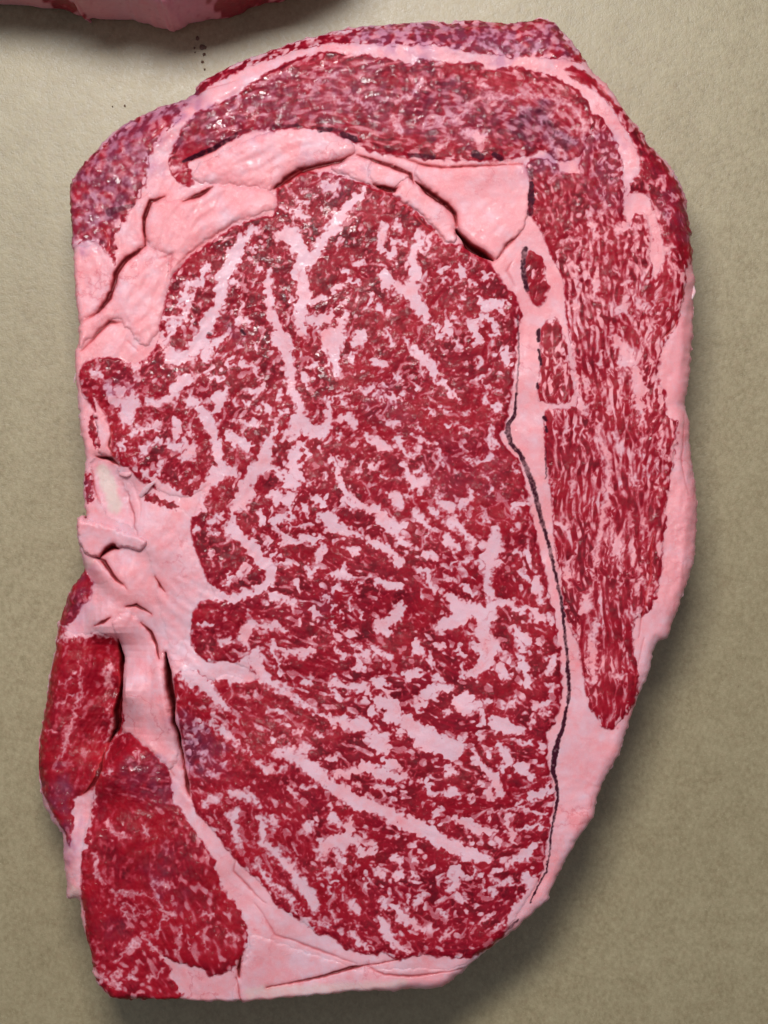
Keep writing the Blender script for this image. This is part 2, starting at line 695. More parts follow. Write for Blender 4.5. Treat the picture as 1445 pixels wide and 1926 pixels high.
EDGE = [(135,330,40,30),(240,230,70,50),(400,150,60,50),(600,70,70,58),(850,40,75,66),(1050,45,60,50),(1150,170,40,32),(1270,320,50,42),(1305,480,48,44),
 (1300,700,34,28),(1310,950,36,30),(1270,1170,26,18),(1200,1330,22,14),(1120,1520,20,14),(1030,1680,18,12),(860,1830,24,20),(600,1873,10,9),(330,1885,9,8),
 (180,1860,20,18),(130,1650,34,30),(75,1450,40,46),(110,1190,40,46),(145,1050,12,12),(150,800,14,14),(140,550,12,12),(130,400,16,16)]
for q_ in OUTLINE:      # traced from above through a lens: a rim that lies lower stands a little farther out than it looks
    near = min(EDGE, key=lambda e_: math.hypot(e_[0] - q_[0], e_[1] - q_[1]))
    low = near[3] * 0.7 + (62 if q_[0] < 140 and q_[1] > 1100 else 0)
    q_[:] = np.array([CX, CY]) + (q_ - np.array([CX, CY])) * (1 + low / 4222.0)
EYE = P('''530,328 580,322 640,330 690,348 740,366 770,388 810,425 835,458 870,462 915,490 945,530 970,560 980,590 972,640 966,700 955,790 942,815
950,840 975,870 990,920 1003,985 1018,1050 1035,1120 1045,1180 1055,1240 1057,1300 1048,1345 1030,1385 1030,1440 1042,1490 1034,1540 1026,1600
1018,1640 1000,1680 965,1735 935,1775 900,1797 865,1803 830,1800 785,1798 748,1806 722,1790 712,1797 680,1795 645,1782 615,1758 600,1758 560,1730
520,1700 493,1663 460,1635 430,1600 400,1560 370,1530 358,1490 355,1440 346,1413 334,1340 328,1276 345,1262 372,1262 400,1285 410,1275
440,1272 470,1285 480,1270 440,1246 400,1245 372,1230 360,1200 362,1165 375,1135 400,1125 400,1112 385,1075 365,1025 360,985 372,950
388,915 372,925 340,935 300,922 262,902 240,880 218,868 205,840 190,800 170,760 155,740 150,700 165,680 200,672 262,682 300,640 298,590
318,530 350,490 380,465 430,432 480,410 515,402 520,370''')
CAP = P('''992,310 1015,298 1040,305 1060,325 1085,320 1095,290 1112,245 1108,222 1125,218 1145,240 1162,280 1172,310 1174,400 1186,425
1196,402 1214,400 1224,440 1222,480 1228,520 1234,530 1244,505 1265,470 1292,500 1286,560 1272,610 1250,642 1243,665 1236,700 1240,720 1252,740
1253,780 1272,795 1270,850 1260,900 1256,950 1250,1000 1245,1060 1240,1100 1230,1130 1213,1157 1196,1165 1190,1200 1200,1260 1200,1290 1190,1330
1175,1345 1165,1360 1150,1372 1133,1365 1120,1342 1108,1325 1095,1250 1088,1210 1073,1180 1063,1150 1058,1110 1048,1050 1043,1000 1040,950
1034,900 1026,850 1024,800 1030,772 1083,765 1082,700 1075,650 1067,600 1064,560 1058,520 1040,485 1025,450 1015,425 1000,408 993,390''')
CAP2 = P('1018,625 1030,605 1045,600 1058,625 1068,660 1075,700 1078,740 1060,757 1025,757 1012,740 1018,690')
ISLE = P('998,470 1010,475 1022,495 1028,530 1027,560 1015,578 1003,570 992,545 988,500')
RIM = P('''1150,193 1180,210 1210,250 1238,285 1265,318 1285,352 1302,420 1306,480 1292,505 1265,470 1255,500 1245,440 1232,405 1225,380
1210,362 1190,360 1192,340 1205,322 1205,300 1195,270 1170,230''')
RIMBLOB = P('1063,130 1085,124 1110,138 1130,160 1155,190 1150,196 1120,168 1088,155')
TOPM = P('''318,300 330,270 345,240 370,212 420,190 450,175 480,150 520,126 560,108 600,97 650,100 690,104 740,112 775,122 790,112 850,118 905,118 915,130
960,127 1010,134 1055,150 1098,180 1108,205 1118,240 1095,285 1075,300 1050,300 1020,282 1000,290 940,302 880,302 820,300 760,294 700,284 660,265
620,250 580,246 520,245 480,243 440,258 400,280 355,303 362,340 345,347 325,328''')
TOPRIM = P('''360,168 375,150 400,132 520,80 700,38 860,30 1020,24 1070,60 1104,108 1050,108 1000,106 960,105 900,100 860,90 800,82 740,84 700,80
660,80 620,76 580,84 520,100 480,116 440,134 400,152 372,170''')
CORNER = P('''120,350 165,292 240,222 290,198 335,184 352,195 335,225 310,250 300,262 280,285 277,312 270,345 255,380 240,402 215,438 214,468 202,477
188,458 165,450 140,462 120,450''')
FLAP = P('''100,1180 120,1192 150,1196 175,1190 200,1200 213,1215 222,1260 225,1320 222,1375 197,1408 186,1450 168,1490 140,1505 128,1530 128,1600 110,1570
60,1480 60,1400 90,1240''')
FLAPTOP = P('100,1160 130,1100 150,1065 170,1085 158,1130 130,1165 112,1180')
LOWER = P('''195,1430 203,1402 228,1386 250,1393 275,1410 300,1432 314,1452 316,1480 328,1515 350,1545 380,1585 402,1620 410,1655 432,1690 455,1722 467,1760
458,1798 440,1822 420,1832 395,1838 380,1822 330,1814 308,1800 322,1840 332,1890 220,1890 198,1876 170,1840 160,1790 156,1735 150,1690 152,1620
158,1560 172,1500 186,1450''')
# fat pieces that stand apart
WEDGE = P('785,312 830,314 900,312 990,310 993,400 977,440 968,450 950,462 930,490 900,468 865,436 855,402 835,380 806,355 785,335')
STRIP = P('735,362 768,334 792,352 812,372 840,390 857,410 858,452 838,452 812,422 780,392 748,374')
CHIP = P('696,312 725,308 772,326 762,338 744,354 702,344')
LOBE_A = P('362,335 372,312 400,298 450,270 515,246 570,240 620,246 652,262 668,284 640,300 600,309 560,319 538,336 516,354 480,349 430,344 380,342')
LOBE_B = P('395,346 440,350 515,360 520,392 500,396 440,420 400,442 360,470 322,520 315,500 322,480 285,468 273,440 272,412 292,380 330,376 365,368')
LOBE_C = P('148,606 185,585 214,540 222,500 250,480 275,461 318,486 322,520 312,560 304,600 280,650 262,645 235,610 215,600 165,640 147,655')
LOBE_D = P('137,500 133,470 190,462 200,480 216,474 216,440 255,385 280,362 290,380 272,400 272,455 235,490 216,520 206,560 152,603 145,600')
LOBE_E = P('640,302 690,298 696,310 702,345 740,358 700,350 660,330 625,320')
SHARD = P('176,743 188,765 199,780 206,805 211,830 210,860 196,856 184,845 180,820 183,800 176,780')
TENDON = P('168,872 180,858 205,860 222,885 230,910 245,950 252,990 230,985 205,972 185,945 172,910')
PLATE = P('236,905 262,930 285,935 345,960 385,1020 400,1080 372,1130 345,1200 325,1230 300,1150 290,1090 270,1020 250,985')
CURL = P('141,985 148,968 172,982 205,990 245,1004 278,1014 262,1034 225,1028 200,1032 185,1050 168,1046 148,1030')
CURL2 = P('144,1030 172,1050 208,1085 200,1095 180,1100 160,1088 146,1062')
COLUMN = P('210,1170 235,1155 262,1168 280,1195 300,1230 312,1262 320,1340 332,1420 316,1450 300,1430 275,1408 248,1392 222,1384 220,1340 224,1280 222,1225')
BOTTOM = P('452,1830 470,1790 480,1760 560,1790 640,1815 680,1826 745,1822 830,1826 872,1818 905,1798 870,1840 830,1870 700,1875 455,1895')
EYECHIP = P('848,1637 862,1632 873,1632 870,1658 850,1680 834,1690 838,1660')

PARTS = [('seam_fat', None, 0, 1), ('plate_fat', PLATE, 1, 14), ('column_fat', COLUMN, 5, 12), ('bottom_fat', BOTTOM, 2, 8),
         ('corner_muscle', CORNER, 0, 14), ('rim_muscle', TOPRIM, -2, 12), ('rim_muscle', RIM, 2, 12), ('rim_muscle', RIMBLOB, 0, 8),
         ('top_muscle', TOPM, 2, 16), ('cap_muscle', CAP, 3, 14), ('cap_muscle', CAP2, 1, 8), ('cap_muscle', ISLE, 1, 8),
         ('flap_muscle', FLAP, 3, 20), ('flap_muscle', FLAPTOP, 3, 10), ('lower_muscle', LOWER, 4, 16), ('eye_muscle', EYE, 3, 12),
         ('fat_lobe', LOBE_D, 3, 10), ('fat_lobe', LOBE_C, 6, 18), ('fat_lobe', LOBE_A, 8, 22), ('fat_lobe', LOBE_B, 6, 16),
         ('fat_lobe', LOBE_E, 5, 8), ('fat_chip', CHIP, 6, 4), ('fat_wedge', WEDGE, 5, 5), ('fat_strip', STRIP, 7, 6),
         ('tendon', TENDON, -4, 10), ('fat_shard', SHARD, 8, 6), ('fat_curl', CURL2, 2, 10), ('fat_curl', CURL, 14, 7)]
LEAN = {'corner_muscle', 'rim_muscle', 'top_muscle', 'cap_muscle', 'flap_muscle', 'lower_muscle', 'eye_muscle'}

# ------------------------------------------------------------------ field helpers (numpy)
STEP = 1.5
X0, Y0, X1, Y1 = 56.0, 16.0, 1326.0, 1900.0
nx, ny = int((X1 - X0) / STEP) + 1, int((Y1 - Y0) / STEP) + 1
gx = (X0 + STEP * np.arange(nx)).astype(np.float32)
gy = (Y0 + STEP * np.arange(ny)).astype(np.float32)
GX, GY = np.meshgrid(gx, gy)
rng = np.random.default_rng(7)
fy = np.fft.fftfreq(ny)[:, None]
fx = np.fft.rfftfreq(nx)[None, :]
def noise(scale, seed, ax=1.0, ay=1.0, lo=0.0):
    """band-limited unit-variance noise; scale in plan units"""
    w = np.fft.rfft2(np.random.default_rng(seed).standard_normal((ny, nx)).astype(np.float32))
    k = scale / STEP
    f2 = (fx * ax) ** 2 + (fy * ay) ** 2
    g = np.exp(-f2 * (k * k) * 5.0)
    if lo: g = g * (1 - np.exp(-f2 * ((k * lo) ** 2) * 5.0))
    n = np.fft.irfft2(w * g, s=(ny, nx))
    return (n / n.std()).astype(np.float32)
def blur(a, scale):
    k = scale / STEP
    return np.fft.irfft2(np.fft.rfft2(a) * np.exp(-(fx ** 2 + fy ** 2) * (k * k) * 19.7 * 0.5), s=(ny, nx)).astype(np.float32)
def sample(a, x, y):
    u = np.clip((x - X0) / STEP, 0, nx - 1.001); v = np.clip((y - Y0) / STEP, 0, ny - 1.001)
    iu = u.astype(np.int32); iv = v.astype(np.int32); fu = u - iu; fv = v - iv
    return (a[iv, iu] * (1 - fu) + a[iv, iu + 1] * fu) * (1 - fv) + (a[iv + 1, iu] * (1 - fu) + a[iv + 1, iu + 1] * fu) * fv
def idw(pts, power=3.0):
    """smooth fields from control points (x, y, v1, v2 ...)"""
    p = np.array(pts, float); q = 8
    cx, cy = np.meshgrid(gx[::q], gy[::q])
    d = np.hypot(cx[..., None] - p[:, 0], cy[..., None] - p[:, 1]) + 15
    w = d ** -power; w /= w.sum(-1, keepdims=True)
    out = []
    for k in range(2, p.shape[1]):
        c = (w * p[:, k]).sum(-1)
        u = np.minimum(np.arange(nx) / q, c.shape[1] - 1.001); v = np.minimum(np.arange(ny) / q, c.shape[0] - 1.001)
        iu, iv = u.astype(int), v.astype(int); fu = (u - iu)[None, :]; fv = (v - iv)[:, None]
        t = c[iv][:, iu] * (1 - fu) + c[iv][:, iu + 1] * fu
        b = c[iv + 1][:, iu] * (1 - fu) + c[iv + 1][:, iu + 1] * fu
        out.append((t * (1 - fv) + b * fv).astype(np.float32))
    return out
def smooth(poly, n=3):
    m = len(poly); out = []
    for i in range(m):
        a, b, c, d = poly[i - 1], poly[i], poly[(i + 1) % m], poly[(i + 2) % m]
        for k in range(n):
            t = k / n
            out.append(0.5 * (2 * b + (c - a) * t + (2 * a - 5 * b + 4 * c - d) * t * t + (3 * b - 3 * c + d - a) * t ** 3))
    return np.array(out)
def sdf(poly, wx, wy, pad=60.0, smoothed=True):
    """signed distance, positive inside, clipped at pad"""
    q = smooth(poly) if smoothed else poly
    dist = np.full((ny, nx), pad, np.float32); ins = np.zeros((ny, nx), bool)
    m = len(q)
    for i in range(m):
        ax, ay = q[i]; bx, by = q[(i + 1) % m]
        e = pad + 14
        i0 = max(0, int((min(ax, bx) - e - X0) / STEP)); i1 = min(nx, int((max(ax, bx) + e - X0) / STEP) + 1)
        j0 = max(0, int((min(ay, by) - e - Y0) / STEP)); j1 = min(ny, int((max(ay, by) + e - Y0) / STEP) + 1)
        if i0 < i1 and j0 < j1:
            px = wx[j0:j1, i0:i1] - ax; py = wy[j0:j1, i0:i1] - ay
            dx, dy = bx - ax, by - ay
            t = np.clip((px * dx + py * dy) / max(dx * dx + dy * dy, 1e-6), 0, 1)
            d = np.hypot(px - t * dx, py - t * dy)
            np.minimum(dist[j0:j1, i0:i1], d, out=dist[j0:j1, i0:i1])
        j0 = max(0, int((min(ay, by) - 16 - Y0) / STEP)); j1 = min(ny, int((max(ay, by) + 16 - Y0) / STEP) + 2)
        if j0 < j1 and ay != by:
            yy = wy[j0:j1]; c = (ay > yy) != (by > yy)
            ins[j0:j1] ^= c & (wx[j0:j1] < (bx - ax) * (yy - ay) / (by - ay) + ax)
    return np.where(ins, dist, -dist)
def strokes(pts, wx, wy, pad=14.0):
    """yield (window, signed distance positive inside) for a chain of (x, y, r)"""
    for k in range(max(1, len(pts) - 1)):
        ax, ay, ra = pts[k]; bx, by, rb = pts[min(k + 1, len(pts) - 1)]
        e = max(ra, rb) + pad
        i0 = max(0, int((min(ax, bx) - e - X0) / STEP)); i1 = min(nx, int((max(ax, bx) + e - X0) / STEP) + 1)
        j0 = max(0, int((min(ay, by) - e - Y0) / STEP)); j1 = min(ny, int((max(ay, by) + e - Y0) / STEP) + 1)
        if i0 >= i1 or j0 >= j1: continue
        w = (slice(j0, j1), slice(i0, i1))
        px = wx[w] - ax; py = wy[w] - ay; dx, dy = bx - ax, by - ay
        t = np.clip((px * dx + py * dy) / max(dx * dx + dy * dy, 1e-6), 0, 1)
        yield w, (ra + (rb - ra) * t) - np.hypot(px - t * dx, py - t * dy)
def chain(s):
    return np.array([float(v) for v in s.replace(',', ' ').split()]).reshape(-1, 3)
sstep = lambda a, b, x: (lambda t: t * t * (3 - 2 * t))(np.clip((x - a) / (b - a), 0, 1))

wetness = idw([(450,220,1),(250,300,1),(620,350,1),(550,500,.9),(700,600,.75),(450,650,.75),(300,450,.8),(420,300,.9),(750,150,.7),(900,80,.8),(1020,230,.6),(1130,350,.5),(250,1450,.8),(150,1300,.4),
 (600,1000,.35),(850,900,.3),(1000,1300,.12),(700,1500,.18),(1150,900,.2),(1290,900,.7),(400,880,.7),(900,550,.45),(200,1700,.35),(600,1850,.2),(880,380,.4),(250,1050,.5)], 3)[0]
# ------------------------------------------------------------------ which muscle is where
wob1, wob2 = noise(22, 1), noise(22, 2)
fin1, fin2 = noise(3.2, 3), noise(3.2, 4)
mid1, mid2 = noise(7, 5), noise(7, 6)
OX = GX + 0.45 * fin1 + 1.0 * mid1; OY = GY + 0.45 * fin2 + 1.0 * mid2
d_out = sdf(OUTLINE, OX, OY, 90.0)
WX = GX + 2.4 * mid1 + 1.7 * fin1; WY = GY + 2.4 * mid2 + 1.7 * fin2           # ragged marbling edges
QX = GX + 1.3 * mid1 + 0.6 * fin1; QY = GY + 1.3 * mid2 + 0.6 * fin2           # calmer piece edges
part = np.zeros((ny, nx), np.int16)
lean_sd = np.full((ny, nx), -60, np.float32)      # positive inside any muscle
rise = np.zeros((ny, nx), np.float32)
for k, (nm, poly, off, wd) in enumerate(PARTS):
    if poly is None: continue
    d = sdf(poly, QX, QY, 40.0)
    inside = d > 0
    part[inside] = k
    if nm in LEAN:
        lean_sd = np.maximum(lean_sd, d) if nm != 'eye_muscle' else np.where(inside, d, np.maximum(lean_sd, d))
    else:
        lean_sd = np.where(d > -3, np.minimum(lean_sd, -d), lean_sd)
    t = np.clip(d / wd, 0, 1)
    prof = np.sqrt(np.clip(1 - (1 - t) ** 2, 0, 1))
    rise = np.where(inside, off * prof, rise)
NAME = np.array([p[0] for p in PARTS])
is_cap = np.isin(part, [k for k, p in enumerate(PARTS) if p[0] in ('cap_muscle',)])
is_top = np.isin(part, [k for k, p in enumerate(PARTS) if p[0] in ('top_muscle', 'rim_muscle', 'corner_muscle')])
is_eye = part == [k for k, p in enumerate(PARTS) if p[0] == 'eye_muscle'][0]
is_rim = np.isin(part, [k for k, p in enumerate(PARTS) if p[1] is TOPRIM or p[1] is CORNER])
is_low = np.isin(part, [k for k, p in enumerate(PARTS) if p[0] in ('flap_muscle', 'lower_muscle')])

# ------------------------------------------------------------------ marbling: grain-following noise plus traced veins
GRAIN = [(600,400,-50,5,.30),(400,650,-50,6,.30),(850,600,-60,5,.24),(650,900,-55,6,.30),(840,800,20,6,.08),(780,700,-30,6,.16),(920,880,30,6,.12),(650,560,-55,6,.18),(900,480,-50,6,.18),(430,560,-50,6,.18),(850,960,30,7,.26),(1000,1000,70,7,.33),
 (450,1000,-60,7,.25),(450,1180,30,9,.22),(600,1100,25,11,.28),(600,1200,25,16,.30),(850,1150,50,8,.30),(1000,1200,60,7,.34),(900,1330,15,10,.30),
 (700,1300,18,15,.36),(500,1320,20,15,.34),(360,1380,70,7,.40),(450,1450,50,8,.26),(600,1500,45,8,.22),(520,1620,55,10,.28),(650,1680,45,8,.34),
 (850,1650,0,7,.40),(980,1550,-8,12,.38),(980,1700,-30,8,.38),(720,1560,15,10,.36),
 (1060,400,75,4,.36),(1100,600,88,10,.48),(1150,300,75,5,.38),(1200,600,88,10,.52),(1250,580,-70,8,.36),(1060,900,86,14,.50),(1150,850,90,17,.54),
 (1230,850,92,10,.46),(1100,1050,86,14,.52),(1220,1000,92,18,.42),(1120,1250,86,18,.48),(1160,1320,88,10,.36),
 (1240,350,62,9,.36),(1280,450,75,8,.36),(1000,70,12,10,.42),(700,70,-5,12,.45),(450,130,-28,12,.45),
 (400,240,-28,12,.40),(500,190,-18,8,.44),(650,170,-5,7,.40),(800,180,8,7,.36),(900,250,5,7,.44),(650,230,15,12,.26),(1050,240,40,8,.34),
 (220,300,-60,10,.36),(170,400,70,9,.40),(110,1350,118,26,.14),(180,1300,112,22,.16),(200,1550,96,24,.12),(250,1480,12,9,.20),(330,1650,70,14,.28),(400,1760,74,9,.75),(440,1730,60,8,.8),(370,1660,70,10,.6),(250,1740,60,8,.45),
 (240,1620,95,24,.08),(260,1840,50,8,1.0),(180,1750,80,16,.14)]
a2c, a2s, glen, gfat = idw([(x, y, math.cos(math.radians(2 * a)), math.sin(math.radians(2 * a)), l, f) for x, y, a, l, f in GRAIN], 4.0)
ang = 0.5 * np.arctan2(a2s, a2c) + math.radians(7) * noise(28, 81) + math.radians(4) * noise(11, 84)
glen = glen * np.exp(0.35 * noise(34, 82)); gfat = np.clip(gfat + 0.09 * noise(36, 83), 0.02, 0.8)
DX, DY = np.cos(ang), np.sin(ang)
def along(src, mult=1.0, n=9, extra=0.0):
    acc = np.zeros_like(src); ws = 0
    for k in range(-n, n + 1):
        t = k / n * 2.2
        w = math.exp(-0.5 * t * t); off = t * (glen * mult + extra)
        acc += w * sample(src, GX + off * DX, GY + off * DY); ws += w
    acc -= acc.mean()
    return acc / acc.std()
_along = along
def along(*a, **k):
    v = _along(*a, **k); return v / np.sqrt(blur(v * v, 30) + 1e-3)
blob = along(noise(7.2, 11, lo=2.4), 0.45)
blob_f = along(noise(3.8, 12, lo=2.5), 0.5)
blob_l = along(noise(4.6, 17, lo=2.6), 0.75)
blob_s = along(noise(3.0, 73, lo=2.8), 1.0, 12)
fibre = along(noise(2.6, 13, lo=3.0), 1.0, 14, 4.0)
speck = along(noise(2.2, 14, lo=3.0), 0.35)
def equal(a, m):
    """rank-normalise inside mask to 0..1"""
    v = a[m]; q = np.quantile(v[::7], np.linspace(0, 1, 65)); return np.interp(a, q, np.linspace(0, 1, 65)).astype(np.float32)
lean_mask = lean_sd > 0
iso = noise(10, 88, lo=2.0) + 0.6 * noise(4.5, 89, lo=2.0)
mix = np.where(is_rim, 0.9 * iso + 0.35 * blob_l, np.where(is_low & (gfat < 0.5), 0.8 * iso + 0.5 * blob_l, np.where(is_cap, 0.8 * blob_l + 0.3 * blob + 0.45 * blob_f, np.where(is_top, 0.8 * blob + 0.35 * blob_s + 0.35 * blob_f, blob + 0.30 * blob_f))))
rank = equal(mix + 0.35 * noise(16, 15), lean_mask)
big_lean = np.where(is_eye, 0.50, np.where(is_cap, 0.96, np.where(is_low, 0.32, np.where(is_rim, 1.1, 0.62))))                            # the eye's larger veins are traced
proc = (rank - (1 - gfat * big_lean)) * np.where(is_eye, 24.0, 16.0) + np.where(is_eye, 0.9 * noise(3.4, 71, lo=2.5), 0)
speck_r = equal(noise(4.2, 18, lo=2.4) + 0.5 * along(noise(4.0, 19, lo=2.4), 0.3), lean_mask)
def ridges(src, width):
    """distance-like field of a branching network: the zero lines of a noise"""
    gy_, gx_ = np.gradient(src, STEP)
    return width - np.abs(src) / (np.hypot(gx_, gy_) + 0.25 / 30)
warpx, warpy = GX + 1.5 * noise(13, 61), GY + 1.5 * noise(13, 62)
net1 = sample(along(noise(17, 63, lo=2.0), 0.7), warpx, warpy)
net2 = sample(along(noise(10, 64, lo=2.0), 0.6), warpx, warpy)
net = np.maximum(ridges(net1, -1.9 + 2.3 * noise(20, 65)), ridges(net2, -4.0 + 2.0 * noise(14, 66)))
net += 0.8 * mid1 + 0.5 * fin1
proc2 = (speck_r - 0.965) * 26.0                   # small flecks
capn = sample(along(noise(8.5, 86, lo=2.0), 0.8), GX + 2.0 * mid1, GY + 2.0 * mid2)
capl = ridges(capn, 1.5 + 1.5 * noise(22, 87)) + 0.7 * fin1                # thin lean threads between the fat of the cap
thread = idw([(1100,450,-1.6),(1080,850,.4),(1150,1100,1.0),(1160,1300,1.2),(1220,900,0),(1050,1000,.6),(1150,600,-.4),(1250,560,-1.5),(1050,680,-.8)], 3)[0]
proc = np.where(is_cap, np.where(proc > 1.5, np.minimum(proc, -(capl - 0.8 + thread)), proc), proc)
F = np.maximum(proc, np.where(is_eye, proc2, -9))
F = np.maximum(F, np.where(is_eye, net, -9))
F = np.maximum(F, -9.0)
F = np.minimum(F, np.where(is_eye, np.clip(3.0 + 2.6 * noise(12, 74), 0.9, 6), 9))       # small flecks lie partly under a film of lean
fringe = 1.5 * noise(7.5, 75, lo=2.4) + 1.1 * noise(4.0, 76, lo=2.4) + 0.75
ox = oy = 0.0; sc = 1.0
for line in TRACES.strip().splitlines():
    t = line.split(); v = [float(a) for a in t[1:]]
    if t[0] == 'T': ox, oy, sc = v; continue
    p = np.array(v).reshape(-1, 3).copy()
    if p[:, 2].max() <= 0: continue
    p[:, 0] = ox + p[:, 0] / sc; p[:, 1] = oy + p[:, 1] / sc; p[:, 2] /= sc
    for w, d in strokes(p, WX, WY):
        if t[0] == 'F': F[w] = np.maximum(F[w], np.maximum(d + fringe[w], d + 0.5))
        else: F[w] = np.where(d > -2, np.minimum(F[w], -d), F[w])
F = np.maximum(F, -lean_sd * 1.0 + 0.8 * mid1)
for s, w_ in (('128,1620,8 136,1680,9 146,1730,7 152,1790,4', 0), ('170,1500,6 160,1540,10 150,1590,10', 0), ('176,1840,6 200,1850,5 225,1856,7', 0), ('215,1185,12 180,1192,8 140,1195,8 110,1200,8', 0)):
    for w, d in strokes(chain(s), WX, WY): F[w] = np.maximum(F[w], d + fringe[w])
for s in ('275,933,5 300,940,5 330,955,5', '171,788,6 172,810,6 180,836,3', '160,895,4 165,925,5 167,940,4', '205,452,5 212,480,4 214,490,2',
          '1190,358,5 1196,352,6', '243,1340,0 243,1341,0'):
    for w, d in strokes(chain(s), WX, WY): F[w] = np.minimum(F[w], -d)
F = np.clip(F, -9, 14)
veil = idw([(250,300,.14),(160,400,.2),(350,240,.2),(450,180,.26),(600,150,.28),(700,60,.30),(900,70,.28),(1050,80,.3),(750,160,.34),(900,220,.38),(1040,230,.3),(1150,300,.5),
            (1280,380,.6),(1180,600,.55),(1150,900,.5),(1150,1200,.55),(1280,700,.8),(600,600,1),(600,1000,1),(800,1400,1),(360,1380,.6),(700,800,.8),(850,900,.7),(300,1500,.5),
            (250,1650,.45),(380,1720,.5),(120,1350,.45),(250,1840,.5),(600,350,.8),(450,500,1),(950,600,1),(1000,1200,.9)], 3.5)[0]
F = np.where(lean_sd > 0, F * (veil + (1 - veil) * sstep(10, 0, lean_sd)), F)

# ------------------------------------------------------------------ thickness
ew, ep = idw(EDGE, 3.5)
de = np.clip(np.minimum(blur(d_out, 4.5), 90), 0, None)
t = np.clip(1 - de / ew, 0, 1)
H = TOP - ep * t ** 2.3 - 5.0 * np.clip(1 - de / 5.0, 0, 1) ** 2
H += rise
H += idw([(450,300,1),(300,430,1),(250,560,1),(880,370,.2),(1280,1000,1),(1150,1500,.6),(700,1840,.2),(600,700,0),(1000,1100,0),(300,1150,.8),(240,1300,1),(600,1400,0),(1000,1500,.2),(700,400,0)],3)[0] * 0.5 * along(noise(9, 91, lo=2.2), 2.0) * (F > 2)
H += 2.0 * noise(60, 21) + 0.4 * noise(26, 22) + 0.06 * mid1 + 0.05 * fin1
lump = idw([(250,1300,1.2),(250,450,.9),(600,400,.35),(450,220,.8),(900,80,.9),(1000,150,.8),(800,1000,.35),(1150,900,.45),(1290,900,1.1),
            (600,700,.35),(500,1500,.5),(900,1650,.4),(250,1600,.8),(600,1830,.4),(250,300,.9),(1250,350,.8)], 3)[0]
lf = np.where(F > 1, 0.25, 1.0)
lump = lump * (0.6 + 0.9 * wetness)
H += lump * lf * (0.50 * noise(9, 23, lo=3) + 0.16 * noise(4.0, 24, lo=3))
leanness = sstep(2.5, -3.5, F)
H += 0.22 * blur(leanness, 2.4) + 0.65 * blur(leanness, 6.0) * np.where(is_eye, 1.0, 0.5) + 0.03 * leanness * speck + np.where(is_eye, 0.0, 0.06) * leanness * lump * fibre
H += np.where(is_low, 0.10, 0.0) * leanness * fibre
